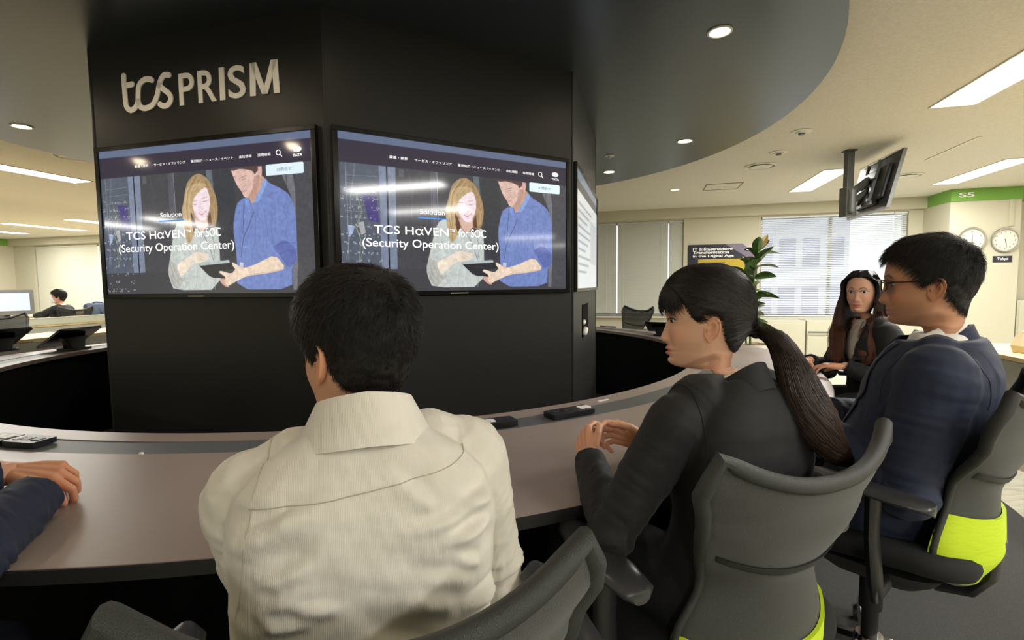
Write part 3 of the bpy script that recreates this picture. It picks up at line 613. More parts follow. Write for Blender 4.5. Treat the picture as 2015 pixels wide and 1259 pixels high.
r = empty('roller_shade', W3(-14.15, VF + .04, ZT), -AR, 'plain cream roller shade on the far left window', 'blind')
MB().tube([(-1.06, 0, -.03), (1.06, 0, -.03)], .025, 14).build('roller', 'white_paint', r)
MB().box((0, 0, -.87), (2.1, .002, 1.68)).build('cloth', 'shade_cloth', r, smooth=False); MB().box((0, 0, -1.70), (2.1, .014, .02)).build('hem_bar', 'white_paint', r, smooth=False)

# building across the street
mat('facade', (206, 204, 208), 0.8); mat('facade_window', (168, 166, 182), 0.25)
b = empty('street_building', W3(7.2, 30, -8), -AR, 'grey office block seen through the half-open blind', 'building')
MB().box((0, 2, 12), (7, 4, 24)).build('wall', 'facade', b, smooth=False)
m = MB()
for i in range(6):
    for j in range(6): m.box((-2.9 + i * 1.15, .02, 3 + j * 2.6), (.8, .1, 1.5))
m.build('windows', 'facade_window', b, smooth=False)
b = empty('street_building', W3(16, 34, -8), -AR, 'pale lower building right of the grey block through the blind', 'building')
MB().box((0, 2, 4.3), (9, 4, 8.6)).build('wall', 'facade', b, smooth=False)
m = MB(); m.box((0, 2, 8.8), (9.4, 4.4, .4)); m.build('parapet', 'facade_window', b, smooth=False)

# ------------------------------------------------------------------ poster
mat('poster_navy', (26, 27, 44), 0.45); mat('poster_glow', (120, 110, 130), 0.45); mat('poster_gold', (186, 160, 44), 0.45); mat('poster_pale', (196, 186, 176), .45); mat('poster_ink', (70, 62, 30), .5)
PM = ROOM @ Matrix(((1, 0, 0, .84), (0, 0, -1, VF - .012), (0, 1, 0, 1.06), (0, 0, 0, 1)))
r = empty('poster', (0, 0, 0), 0, 'dark blue poster about IT infrastructure with a gold box on the wall', 'poster'); r.matrix_world = PM
MB().box((.57, .42, -.004), (1.14, .84, .010)).build('board', 'poster_navy', r, smooth=False)
m = MB(); m.add([(.62, .84, .0018), (1.14, .84, .0018), (1.14, .50, .0018), (.98, .60, .0018), (.80, .72, .0018)], [(0, 4, 3, 2, 1)]); m.build('light_arc', 'poster_glow', r, smooth=False)
m = MB(); m.add([(.90, .84, .0022), (1.14, .84, .0022), (1.14, .66, .0022), (1.02, .74, .0022)], [(0, 3, 2, 1)]); m.build('light_flare', 'poster_pale', r, smooth=False)
m = MB(); rect_pl(m, .17, .06, 1.0, .58, .0026); m.build('gold_box', 'poster_gold', r, smooth=False)
m = MB()
for s_, x1, y in (('IT Infrastructure', .74, .735), ('Transformation', .68, .675), ('in the Digital Age', .76, .605)):
    text_in(m, s_, .08, y, x1, y + .055, Matrix.Translation((0, 0, .003)), bold=.03)
m.build('title_text', 'white_flat', r, smooth=False)
m = MB()
for k in range(6): rect_pl(m, .21, .50 - k * .06, .62 + .05 * (k % 3), .522 - k * .06, .0032)
m.build('text_lines', 'poster_ink', r, smooth=False)

# ------------------------------------------------------------------ cabinets and heater under the bright window
mat('cabinet_white', (190, 187, 166), 0.45)
def cabinet(u0, u1, label, v0=8.86, v1=9.36, h=.60, name='low_cabinet', grille=False):
    r = empty(name, W3((u0 + u1) / 2, (v0 + v1) / 2, 0), -AR, label, 'cabinet'); w, d_ = u1 - u0, v1 - v0
    MB().box((0, 0, h / 2 + .02), (w, d_, h - .04)).build('body', 'cabinet_white', r, smooth=False, bevel=.004)
    MB().box((0, .0, .02), (w - .04, d_ - .06, .04)).build('plinth', 'grey_plastic', r, smooth=False)
    if grille:
        MB().box((0, -d_ / 2 - .006, .21), (w - .02, .012, .38)).build('lower_panel', 'cabinet_white', r, smooth=False)
        m = MB()
        for k in range(4): m.box((0, -d_ / 2 - .002, .065 + .02 * k), (w - .06, .012, .008))
        m = MB()
        for k in range(4): m.box((0, -d_ / 2 - .004, .42 - .018 * k), (w - .04, .02, .007))
        m.build('air_grille', 'grey_plastic', r, smooth=False)
    else:
        MB().box((0, -d_ / 2 - .006, h * .52), (w - .03, .012, h * .80)).build('door', 'cabinet_white', r, smooth=False)
cabinet(1.55, 2.58, 'white low cabinet under the left end of the bright window, behind the plant')
cabinet(2.62, 3.30, 'cream heater cabinet with dark air grille under the bright window', grille=True, v0=8.92)
cabinet(3.34, 4.38, 'white low cabinet at the right end under the bright window', v0=8.80)

# ------------------------------------------------------------------ clocks, name plate
mat('clock_face', (226, 222, 206), 0.4); mat('clock_ink', (50, 48, 46), 0.5); mat('silver', (176, 172, 160), 0.3, metal=.9); mat('plate_dark', (44, 42, 56), 0.5)
def clock(u, z, label, h1, h2):
    r = empty('wall_clock', (0, 0, 0), 0, label, 'clock'); r.matrix_world = ROOM @ Matrix(((1, 0, 0, u), (0, 0, -1, 8.778), (0, 1, 0, z), (0, 0, 0, 1)))
    MB().lathe([(.150, .0), (.172, .004), (.178, .02), (.170, .034), (.156, .034), (.150, .02)], 48).build('rim', 'silver', r)
    MB().lathe([(.0005, .012), (.153, .012)], 48).build('dial', 'clock_face', r, smooth=False)
    for k in range(12):
        m = MB()
        a_ = pi / 2 - k * pi / 6; s_ = str(k or 12); V, Fs = text_mesh(s_, 0, .01)
        cx_ = sum(v.x for v in V) / len(V); cy_ = sum(v.y for v in V) / len(V)
        m.add([((v.x - cx_) * .034 + .118 * math.cos(a_), (v.y - cy_) * .034 + .118 * math.sin(a_), .0135) for v in V], Fs); m.build('numeral', 'clock_ink', r, smooth=False)
    for a_, L_, w_, nm in ((h1, .075, .008, 'hour_hand'), (h2, .115, .006, 'minute_hand')):
        t = math.radians(90 - a_); d_ = Vector((math.cos(t), math.sin(t), 0)); n_ = Vector((-d_.y, d_.x, 0)) * w_ / 2; o_ = Vector((0, 0, .016))
        q = MB(); q.add([o_ - d_ * .02 - n_, o_ - d_ * .02 + n_, o_ + d_ * L_ + n_ * .5, o_ + d_ * L_ - n_ * .5], [(0, 1, 2, 3)]); q.build(nm, 'clock_ink', r, smooth=False)
clock(4.70, 1.81, 'round silver wall clock half hidden behind the glasses man\'s hair', 0, 180)
clock(5.10, 1.79, 'round silver wall clock above the Tokyo plate', 165, 170)
r = empty('name_plate', (0, 0, 0), 0, 'small dark plate reading Tokyo under the right wall clock', 'sign'); r.matrix_world = ROOM @ Matrix(((1, 0, 0, 4.97), (0, 0, -1, 8.778), (0, 1, 0, 1.475), (0, 0, 0, 1)))
MB().box((.115, .045, .002), (.23, .09, .006)).build('plate', 'plate_dark', r, smooth=False)
m = MB(); text_in(m, 'Tokyo', .05, .022, .185, .068, Matrix.Translation((0, 0, .0055)), bold=.03); m.build('plate_text', 'white_flat', r, smooth=False)
MB_d = MB().box((5.16, 8.772, 2.18), (.055, .014, .38), M=ROOM).build('cable_duct', 'cream_wall', None, smooth=False); tag(MB_d, 'narrow cable duct running down from the green band to the right clock', 'duct')

# ------------------------------------------------------------------ hanging television
mat('tv_back', (34, 36, 38), 0.4, bump=('noise', 200, .1, .001)); mat('tv_rim', (120, 122, 120), 0.35, metal=.5); mat('mount_grey', (86, 88, 84), 0.45)
TR, BR = Vector((3.68, 4.75, 2.455)), Vector((3.54, 4.75, 1.925)); TL, BL = Vector((3.95, 5.70, 2.455)), Vector((3.81, 5.70, 1.925))
xa = (TL - TR).normalized(); ya = (TR - BR).normalized(); za = xa.cross(ya).normalized()
if za.x > 0: za = -za       # za: out of the back, towards the column
r = empty('hanging_television', (0, 0, 0), 0, 'black flat television hung from the ceiling, back and mounting arm towards the viewer', 'television')
o_ = TR + za * 0.0
Mt = Matrix(((xa.x, ya.x, za.x, o_.x), (xa.y, ya.y, za.y, o_.y), (xa.z, ya.z, za.z, o_.z), (0, 0, 0, 1)))
wv, hv = (TL - TR).length, (TR - BR).length
m = MB(); m.box((wv / 2, -hv / 2, -.012), (wv, hv, .02), M=Mt); m.build('back_panel', 'tv_back', r, bevel=.004)
m = MB(); m.box((wv / 2, -hv / 2, .012), (wv * .74, hv * .62, .035), M=Mt); m.box((wv / 2, -hv * .8, .008), (wv * .5, hv * .2, .03), M=Mt); m.build('rear_housing', 'tv_back', r, bevel=.012)
m = MB()
for x, y, dx, dy in ((-.004, -hv / 2, .012, hv + .02), (wv + .004, -hv / 2, .012, hv + .02), (wv / 2, .004, wv, .012), (wv / 2, -hv - .004, wv, .012)): m.box((x, y, -.014), (dx, dy, .03), M=Mt)
m.build('rim', 'tv_rim', r, smooth=False)
MB().box((wv / 2, -hv / 2, -.024), (wv - .02, hv - .02, .003), M=Mt).build('screen', 'gloss_black', r, smooth=False)
m = MB()
for x in (wv * .36, wv * .64): m.box((x, -hv * .45, .045), (.05, hv * .78, .03), M=Mt)
m.box((wv / 2, -hv * .35, .06), (.4, .08, .025), M=Mt); m.build('bracket', 'mount_grey', r, smooth=False, bevel=.004)
pc = Vector((3.45, 5.16, 0))
m = MB(); m.box((pc.x, pc.y, 2.30), (.07, .07, .498)); m.build('pole', 'mount_grey', r, smooth=False, bevel=.006)
m = MB(); m.box((pc.x, pc.y, CEIL - .008), (.10, .10, .014)); m.build('ceiling_plate', 'mount_grey', r, smooth=False)
ctr = Mt @ Vector((wv / 2, -hv * .38, .05))
m = MB(); m.box((pc.x, pc.y, 2.03), (.11, .12, .30)); m.tube([Vector((pc.x, pc.y, 2.1)), ctr], .04, 10); m.tube([Vector((pc.x, pc.y, 2.0)), ctr - Vector((0, 0, .1))], .03, 10)
m.build('arm', 'mount_grey', r, bevel=.01)
m = MB(); m.box((pc.x - .02, pc.y - .02, 2.03), (.05, .2, .24)); m.build('cover', 'grey_plastic', r, smooth=False, bevel=.03)

# ------------------------------------------------------------------ desks left
mat('desk_wood', (214, 190, 140), 0.5, mottle=(4, (196, 168, 116), .8, (1, 9, 1))); mat('desk_panel', (168, 168, 154), 0.55); mat('desk_screen', (196, 198, 178), 0.7)
def desk(u0, u1, v0, v1, label, panel_u=None, screen=None):
    r = empty('office_desk', W3((u0 + u1) / 2, (v0 + v1) / 2, 0), -AR, label, 'desk'); w, d_ = u1 - u0, v1 - v0
    MB().box((0, 0, .705), (w, d_, .03)).build('desktop', 'desk_wood', r, smooth=False, bevel=.003)
    if panel_u: MB().box((panel_u * (w / 2 - .02), 0, .37), (.025, d_ - .02, .63)).build('front_panel', 'desk_panel', r, smooth=False)
    for sx_ in (-1, 1):
        for sy_ in (-1, 1): MB().box((sx_ * (w / 2 - .06), sy_ * (d_ / 2 - .05), .345), (.05, .05, .69)).build('leg', 'white_paint', r, smooth=False)
    if screen: 
        MB().box((screen * (w / 2), 0, .765), (.035, d_, .09)).build('screen_panel', 'desk_screen', r, smooth=False)
        MB().box((screen * (w / 2), 0, .816), (.045, d_, .012)).build('screen_cap', 'white_paint', r, smooth=False)
desk(-6.78, -6.06, 2.6, 7.2, 'long wood-topped desk with grey front left of the column, nearer row', 1)
desk(-9.0, -8.28, 3.9, 9.0, 'long desk with pale low screen at the far left, farther row', 1, .97)
desk(-12.2, -11.4, 3.5, 8.6, 'desk far behind at the left by the roller shade', 1)
# right-hand desk with papers and bag
desk(2.36, 3.10, 2.75, 4.75, 'wood-topped desk with grey front at the right edge behind the glasses man', -1)
mat('paper_beige', (214, 198, 160), 0.8); mat('carton', (206, 204, 196), 0.7)
q = W3(2.62, 4.12, .72); r = empty('paper_bag', q, -AR + .3, 'crumpled beige paper bag on the right desk beside the navy jacket', 'bag')
m = MB(); m.loft([[(x, y, z) for x, y in rrect(w, d, .02)] for z, w, d in ((.001, .22, .16), (.05, .24, .18), (.11, .21, .15), (.15, .20, .08))]); m.build('sack', 'paper_beige', r, angle=25)
m = MB(); m.tube([(-.05, 0, .14), (-.04, 0, .19), (.04, 0, .19), (.05, 0, .14)], .004, 6); m.build('handle', 'carton', r)
q = W3(2.80, 3.82, .72); r = empty('paper_stack', q, -AR - .2, 'loose stack of papers on the right desk at the photo edge', 'papers')
for k in range(4): o_ = MB().box((.01 * k, .006 * (k % 2), .004 + .006 * k), (.22, .30, .005), rz=.06 * (k - 1.5)).build('sheet', 'paper_beige' if k % 2 else 'white_paint', r, smooth=False)
q = W3(5.55, 8.93, 0); r = empty('white_cabinet', q, -AR, 'white cabinet against the wall right of the clock column', 'cabinet')
MB().box((0, 0, .46), (.5, .3, .92)).build('body', 'cabinet_white', r, smooth=False, bevel=.004); MB().box((0, -.156, .5), (.46, .012, .8)).build('door', 'cabinet_white', r, smooth=False)

# ------------------------------------------------------------------ small things on the ring table
mat('socket_black', (20, 20, 21), 0.4)
def tbl(x, y, z=ZTAB - .003): return Vector((x, y, z))
def outlet(px, py, L, label, whites=(), blacks=()):
    p = unproj_z(px, py, ZTAB); d_ = (p - C1); d_.z = 0; d_ = d_.normalized() * ((RB1 + RB2) / 2); p = Vector((C1.x + d_.x, C1.y + d_.y, ZTAB + .0004))
    rz = math.atan2(d_.y, d_.x) + pi / 2
    r = empty('power_outlet', p, rz, label, 'outlet')
    m = MB(); m.add([(x, y, z) for z in (0, .016) for x, y in rrect(L, .075, .006)], []); 
    m = MB().prism(rrect(L, .075, .006), 0, .018); m.build('housing', 'socket_black', r, angle=30)
    for x, w in whites:
        q = MB().prism([(x + a_, b_) for a_, b_ in rrect(w, .034, .005)], .018, .021); q.build('white_jack', 'white_flat', r, angle=30)
    for x, w in blacks:
        q = MB().prism([(x + a_, b_) for a_, b_ in rrect(w, .03, .003)], .018, .0195); q.build('socket', 'dark_plastic', r, angle=30)
    return r
outlet(1123, 816, .195, 'long black table outlet with two white jacks near the ponytail woman\'s hands', ((.055, .022), (.082, .026)), ((-.06, .04), (-.01, .04)))
outlet(985, 837, .115, 'short dark table outlet right of the white shirt shoulder', ((-.035, .03),), ((.005, .03),))
outlet(65, 872, .125, 'black table outlet near the left edge, right of the pair', ((-.04, .02),), ((-.005, .03), (.035, .03)))
outlet(8, 868, .105, 'dark table outlet with white jacks at the left photo edge', ((.0, .025), (.032, .025)), ())
for px, py, lab in ((1187, 788, 'tiny white light lying along the channel right of the long outlet'), (278, 894, 'tiny white light speck on the table channel left of the white shirt')):
    p = unproj_z(px, py, ZTAB); d_ = p - C1; d_.z = 0; L_ = .06 if px > 500 else .012
    o = MB().box((0, 0, .003), (L_, .012 if px > 500 else .008, .006)).build('channel_light', 'white_flat', None, smooth=False, bevel=.001)  # small table light shown as an unlit white block
    o.location = (p.x, p.y, ZTAB - .003 if d_.length < RB2 else ZTAB); o.rotation_euler = (0, 0, math.atan2(d_.y, d_.x) + pi / 2); tag(o, lab, 'clip')

def desk_phone(p, rz, label, s=1.0, tilt=.55):
    """tilted tablet-like meeting phone on a foot"""
    r = empty('conference_phone', p, rz, label, 'phone')
    m = MB().prism([(x * s, y * s) for x, y in rrect(.16, .12, .02)], 0, .012 * s); m.build('foot', 'dark_plastic', r, angle=30)
    m = MB(); R = Matrix.Translation((0, -.02 * s, .085 * s)) @ Matrix.Rotation(tilt, 4, 'X')
    m.loft([[R @ Vector((x * s, y * s, z)) for x, y in rrect(.33, .20, .012)] for z in (-.008, .008)]); m.build('panel', 'gloss_black', r, angle=30)
    m = MB(); m.loft([[(x, y, z) for x, y in rrect(w * s, d * s, .01 * s)] for w, d, z in ((.11, .06, .012 * s), (.14, .05, .06 * s), (.2, .05, .085 * s))]); m.build('neck', 'dark_plastic', r, angle=30)
    return r
p = unproj_z(140, 690, ZTAB); desk_phone(Vector((p.x - .06, p.y + .1, ZTAB)), az(90), 'black tilted tablet phone on the far left side of the ring table', 1.25, .62)
p = unproj_z(-12, 694, ZTAB); desk_phone(Vector((p.x - .05, p.y + .1, ZTAB)), az(95), 'black tablet phone cut off by the left photo edge on the ring table', 1.25, .62)
p = unproj_z(1303, 660, ZTAB); desk_phone(Vector((p.x, p.y, ZTAB)), az(-150), 'black device beside the ponytail woman\'s nose on the far table edge', .95, .5)
p = unproj_z(150, 652, .72); o = MB().prism(rrect(.05, .18, .02), 0, .02).build('remote_control', 'dark_plastic', None, angle=30); o.location = (p.x, p.y, .72); o.rotation_euler = (0, 0, 1.2); tag(o, 'small dark remote control lying on the wood desk at the left', 'remote')

# potted plant behind the ponytail woman
mat('leaf', (62, 88, 44), 0.35, mottle=(30, (92, 118, 60), .6)); mat('leaf_brown', (176, 150, 100), 0.5); mat('stem', (92, 110, 60), 0.5); mat('pot_white', (222, 218, 196), 0.4); mat('soil', (120, 86, 52), 0.9)
PP = Vector((2.07, 4.30, 0))
r = empty('potted_plant', PP, 0, 'green leafy plant in a white pot standing behind the ring table, one tip leaf brown', 'plant')
MB().lathe([(.09, .004), (.12, .02), (.135, .30), (.145, .60), (.150, .655), (.158, .66), (.158, .69), (.142, .69), (.138, .65), (.0005, .65)], 40).build('pot', 'pot_white', r)
m = MB(); m.lathe([(.0005, .685), (.07, .682), (.136, .66)], 32); m.build('soil', 'soil', r)
def leaf(m, base, dirv, L, w, droop=.25, tw=0.0):
    d_ = Vector(dirv).normalized(); s_ = d_.cross(Vector((0, 0, 1))); s_ = s_.normalized() if s_.length > .05 else Vector((1, 0, 0))
    s_ = Matrix.Rotation(tw, 3, d_) @ s_; u_ = s_.cross(d_); rows = []
    for i in range(9):
        t = i / 8; c = Vector(base) + d_ * L * t - Vector((0, 0, 1)) * droop * L * t * t
        ww = w * (math.sin(pi * min(t * .93 + .07, 1)) ** .8) * (1 - .25 * t) + .001
        rows.append([c - s_ * ww + u_ * ww * .35, c, c + s_ * ww + u_ * ww * .35])
    V = [p for q in rows for p in q]; Fs = []
    for i in range(8):
        for j in range(2): Fs.append((i * 3 + j, i * 3 + j + 1, i * 3 + j + 4, i * 3 + j + 3))
    m.add(V, Fs)
st = [Vector((0, 0, .66)), Vector((.0, .0, .9)), Vector((.01, 0, 1.15)), Vector((.03, 0, 1.38)), Vector((.055, 0, 1.50))]
st2 = [Vector((-.03, 0, .66)), Vector((-.05, .02, .9)), Vector((-.06, .02, 1.15)), Vector((-.05, 0, 1.36))]
m = MB(); m.tube(st, [.010, .009, .008, .006, .003], 8); m.tube(st2, [.009, .008, .007, .003], 8); m.build('stem', 'stem', r)
rl = random.Random(5)
for (path, n_) in ((st, 30), (st2, 20)):
    for k in range(n_):
        t = (k + .5) / n_; q = t * (len(path) - 1); i = min(int(q), len(path) - 2); b_ = path[i].lerp(path[i + 1], q - i)
        if b_.z < .80: continue
        a_ = k * 2.4 + rl.uniform(-.4, .4); el = rl.uniform(.0, .55) + .9 * max(0, t - .7) * 2
        m = MB(); leaf(m, b_, (math.cos(a_) * math.cos(el), math.sin(a_) * math.cos(el), math.sin(el)), rl.uniform(.17, .25), rl.uniform(.040, .056), rl.uniform(.05, .35), rl.uniform(-.9, .9)); m.build('leaf', 'leaf', r, fix=False)
m = MB(); leaf(m, st[-1], (.35, 0, .6), .15, .034, 0, 1.2); m.build('leaf', 'leaf_brown', r, fix=False).__setitem__('label', 'brown withered leaf at the tip')
# ------------------------------------------------------------------ office chairs
mat('chair_mesh', (58, 60, 57), 0.62, bump=('voronoi', 800, 0.45, 0.0016), sheen=.2, mottle=(500, (40, 42, 40), .7))
mat('chair_rim', (50, 52, 50), 0.5, bump=('voronoi', 800, 0.45, 0.0014))
mat('chair_mesh_thin', (60, 60, 58), 0.7, alpha=.72)
mat('lime_fabric', (196, 222, 40), 0.75, bump=('noise', 30, 0.25, 0.006, (1, 1, 4)))
mat('seat_fabric', (24, 25, 26), 0.85)
mat('arm_plastic', (52, 52, 54), 0.32)
def lerp_tab(tab, t):
    for (a, va), (b, vb) in zip(tab[:-1], tab[1:]):
        if t <= b:
            k = (t - a) / (b - a); k = max(0, min(1, k)); k = k * k * (3 - 2 * k); return va + (vb - va) * k
    return tab[-1][1]
def back_point(u, v, off=0.0, zbot=.40):
    ztop = .872 + .060 * abs(u) ** 2.3
    w = lerp_tab([(0, .155), (.10, .205), (.25, .205), (.48, .158), (.78, .225), (.90, .250), (1.0, .226)], v)
    y = lerp_tab([(0, -.150), (.2, -.190), (.5, -.185), (.8, -.235), (1.0, -.262)], v)
    wr = lerp_tab([(0, .05), (.2, .10), (.5, .075), (.8, .055), (1.0, .048)], v)
    z = zbot + (ztop - zbot) * v + (.03 * abs(u) ** 3) * max(0, .25 - v) * 4
    return Vector((w * u, y - off + wr * abs(u) ** 2.2, z))
def grid_sheet(m, fn, nu, nv, thick):
    F0 = [[fn(-1 + 2 * i / nu, j / nv, 0) for i in range(nu + 1)] for j in range(nv + 1)]
    F1 = [[fn(-1 + 2 * i / nu, j / nv, thick) for i in range(nu + 1)] for j in range(nv + 1)]
    n = (nu + 1) * (nv + 1); V = [p for r in F0 for p in r] + [p for r in F1 for p in r]; Fs = []
    ix = lambda i, j, s: s * n + j * (nu + 1) + i
    for j in range(nv):
        for i in range(nu):
            Fs.append((ix(i, j, 0), ix(i + 1, j, 0), ix(i + 1, j + 1, 0), ix(i, j + 1, 0)))
            Fs.append((ix(i, j, 1), ix(i, j + 1, 1), ix(i + 1, j + 1, 1), ix(i + 1, j, 1)))
    for i in range(nu):
        Fs.append((ix(i, 0, 0), ix(i, 0, 1), ix(i + 1, 0, 1), ix(i + 1, 0, 0))); Fs.append((ix(i, nv, 0), ix(i + 1, nv, 0), ix(i + 1, nv, 1), ix(i, nv, 1)))
    for j in range(nv):
        Fs.append((ix(0, j, 0), ix(0, j + 1, 0), ix(0, j + 1, 1), ix(0, j, 1))); Fs.append((ix(nu, j, 0), ix(nu, j, 1), ix(nu, j + 1, 1), ix(nu, j + 1, 0)))
    m.add(V, Fs)
def make_chair(label, group=None, lime=.26, mesh='chair_mesh', lift=0.0):
    r = empty('office_chair', (0, 0, 0), 0, label, 'chair', group)
    m = MB(); grid_sheet(m, lambda u, v, o: back_point(u, v, o), 28, 30, .010); m.build('backrest', mesh, r, angle=60)
    # padded rim round the backrest
    P = [back_point(-1, v, .005) for v in np.linspace(0.05, 1, 16)] + [back_point(u, 1, .005) for u in np.linspace(-.9, .9, 21)] + [back_point(1, v, .005) for v in np.linspace(1, .05, 16)]
    rad = [.008 + .007 * min(1, max(0, (p.z - .62) / .22)) for p in P]
    m = MB(); m.tube(P, rad, 10); m.build('back_frame', 'chair_rim', r)
    # lumbar band behind the mesh
    m = MB(); grid_sheet(m, lambda u, v, o: back_point(u * .9, .60 + .035 * v, .010 + o), 24, 3, .005); m.build('lumbar_band', 'chair_rim', r, angle=60)
    if lime:
        m = MB(); grid_sheet(m, lambda u, v, o: back_point(u * (1.03 - .02 * v), .02 + lime * v, .012 + o * .8 - (.012 if abs(u) > .98 else 0)), 28, 14, .010); m.build('back_cover', 'lime_fabric', r, angle=60)
    m = MB()
    rings = []
    for z, k in ((.425, .90), (.432, .97), (.45, 1.0), (.47, .99), (.484, .93), (.488, .8)):
        rings.append([(x * k, y * k + .05, z + (.012 if y < 0 else -.018 * (y / .23) ** 2) + .02 * (abs(x) / .24) ** 2) for x, y in rrect(.50, .46, .12, 7)])
    m.loft(rings); m.build('seat', 'seat_fabric', r, angle=60)
    m = MB(); m.loft([[(x, y + .06, z) for x, y in rrect(w, d, rr_)] for w, d, rr_, z in ((.16, .22, .05, .33), (.26, .30, .07, .37), (.38, .36, .10, .42), (.42, .38, .11, .428))]); m.build('seat_shell', 'seat_fabric', r, angle=40)
    # yoke carrying the back
    m = MB(); m.tube([(0, -.08, .36), (0, -.15, .37), (0, -.185, .42), (0, -.200, .52)], [.035, .03, .026, .018], 12, flat=(1.6, .7)); m.build('back_support', 'dark_plastic', r)
    for s in (-1, 1):
        x = s * .295; m = MB(); rr = []
        for t, w, zz in ((-.125, .02, .655), (-.115, .036, .659), (-.05, .045, .664), (.06, .044, .672), (.12, .034, .678), (.14, .016, .678)):
            rr.append([(x + w * math.cos(q) - s * .012 * (t + .1), t + .015, zz + .014 * math.sin(q)) for q in np.linspace(0, 2 * pi, 17)[:-1]])
        m.loft(rr); ar = m.build('armrest', 'arm_plastic', r, angle=50)
        m = MB(); m.tube([(x - s * .10, .0, .395), (x - s * .02, .0, .40), (x, .0, .45), (x - s * .004, .01, .55), (x - s * .005, .01, .658)], [.02, .02, .021, .02, .022], 12, flat=(.8, 1.4)); m.build('arm_post', 'dark_plastic', ar)
    m = MB(); m.lathe([(.0005, .33), (.03, .33), (.03, .24 - lift), (.022, .238 - lift), (.022, .12 - lift), (.0005, .12 - lift)], 20); gas = m.build('gas_column', 'dark_plastic', r)
    for o_ in r.children: o_.location.z = lift
    for o_ in (gas,): o_.location.y = .07
    m = MB(); m.lathe([(.0005, .155), (.035, .155), (.045, .13), (.04, .095), (.0005, .095)], 24); hub = m.build('hub', 'chrome', r); hub.location.y = .07
    for k in range(5):
        a = 2 * pi * k / 5 + .3; d = Vector((math.cos(a), math.sin(a), 0)); q = Vector((-d.y, d.x, 0))
        m = MB(); rings = []
        for t, w, h, z in ((.02, .022, .02, .125), (.13, .02, .016, .112), (.26, .016, .011, .088), (.335, .012, .008, .076)):
            rings.append([d * t + q * (w * x) + Vector((0, 0, z + h * y)) for x, y in ((-1, -.8), (1, -.8), (1, .3), (.5, 1), (-.5, 1), (-1, .3))])
        m.loft(rings); leg = m.build('base_leg', 'chrome', r, angle=30); leg.location.y = .07
        m = MB(); c = d * .32
        for s in (-1, 1):
            o = c + q * (s * .013); m.add([o + q * (s * w) + d * (.028 * rr_ * math.cos(t)) + Vector((0, 0, .0325 + .028 * rr_ * math.sin(t))) for w, rr_ in ((-.009, .96), (.009, .96)) for t in np.linspace(0, 2 * pi, 17)[:-1]],
                  [tuple(range(16)), tuple(range(16, 32))] + [(i, (i + 1) % 16, 16 + (i + 1) % 16, 16 + i) for i in range(16)])
        m.tube([c + Vector((0, 0, .03)), c + Vector((0, 0, .075))], .009, 8); m.build('caster', 'dark_plastic', leg, angle=40)
    return r
def put(o, x, y, a): o.location = (x, y, 0); o.rotation_euler = (0, 0, az(a)); return o
chA = put(make_chair('dark mesh chair under the white-shirted man, its wing tip at the bottom of the photo'), -.200, .690, -16.3)
def chair_copy(label, x, y, a, group=None):
    c = copy_tree(chA); c['label'] = label
    if group: c['group'] = group
    return put(c, x, y, a)
chair_copy('dark mesh chair with lime lower back behind the ponytail woman', .449, 1.085, -25.4)
put(make_chair('dark mesh chair with lime lower back and chrome base under the glasses man', lift=.035, lime=.38), 1.120, 1.385, -41)
chair_copy('dark mesh chair under the long-haired woman by the window', 2.07, 2.62, -85)
chair_copy('dark mesh chair of the person cut off at the left edge', -1.09, .50, -2)
far = make_chair('empty see-through mesh chair beyond the table, beside the right edge of the column', lime=0, mesh='chair_mesh_thin'); put(far, 1.42, 6.15, -125)
def far_copy(label, u, v, a):
    c = copy_tree(far); c['label'] = label; p = W3(u, v, 0); return put(c, p.x, p.y, a + 14.4)
far_copy('grey mesh chair at the left photo edge behind the wood desk', -7.42, 4.45, 80)
far_copy('dark mesh chair left of the masked man, farther back', -9.62, 5.55, 70)
far_copy('dark mesh chair the masked man sits on', -9.55, 6.42, -80)
far_copy('dark mesh chair draped with a blue-grey jacket, beside the column edge', -9.5, 7.25, 75)
# ------------------------------------------------------------------ people
def remesh(mb, voxel, iters=6, fac=.5):
    o = mb.build('tmp', 'white_paint', None, smooth=False)
    md = o.modifiers.new('r', 'REMESH'); md.mode = 'VOXEL'; md.voxel_size = voxel
    if iters:
        ms = o.modifiers.new('s', 'SMOOTH'); ms.iterations = iters; ms.factor = fac
    bpy.context.view_layer.update()
    me = bpy.data.meshes.new_from_object(o.evaluated_get(bpy.context.evaluated_depsgraph_get()))
    old = o.data; bpy.data.objects.remove(o); bpy.data.meshes.remove(old)
    n = len(me.vertices); V = np.empty(n * 3); me.vertices.foreach_get('co', V); V = V.reshape(-1, 3)
    Nn = np.empty(n * 3); me.vertices.foreach_get('normal', Nn); Nn = Nn.reshape(-1, 3)
    Fs = [tuple(p.vertices) for p in me.polygons]; bpy.data.meshes.remove(me)
    return V, Nn, Fs
def mesh_obj(name, V, Fs, m, parent, cols=None, cname='skin'):
    me = bpy.data.meshes.new(name); me.from_pydata([tuple(p) for p in V], [], Fs)
    me.materials.append(MATS[m]); me.polygons.foreach_set('use_smooth', [True] * len(me.polygons))
    if cols is not None:
        a = me.color_attributes.new(cname, 'FLOAT_COLOR', 'POINT'); c = np.ones((len(V), 4), np.float32); c[:, :3] = cols; a.data.foreach_set('color', c.ravel())
    me.update(); o = bpy.data.objects.new(name, me); COL.objects.link(o); o.parent = parent; return o
def nz(p, s, seed=0.0): return noise.noise(Vector((p[0] * s[0] + seed, p[1] * s[1] - seed, p[2] * s[2] + 2 * seed)))
def gauss(x, s): return np.exp(-(x / s) ** 2)
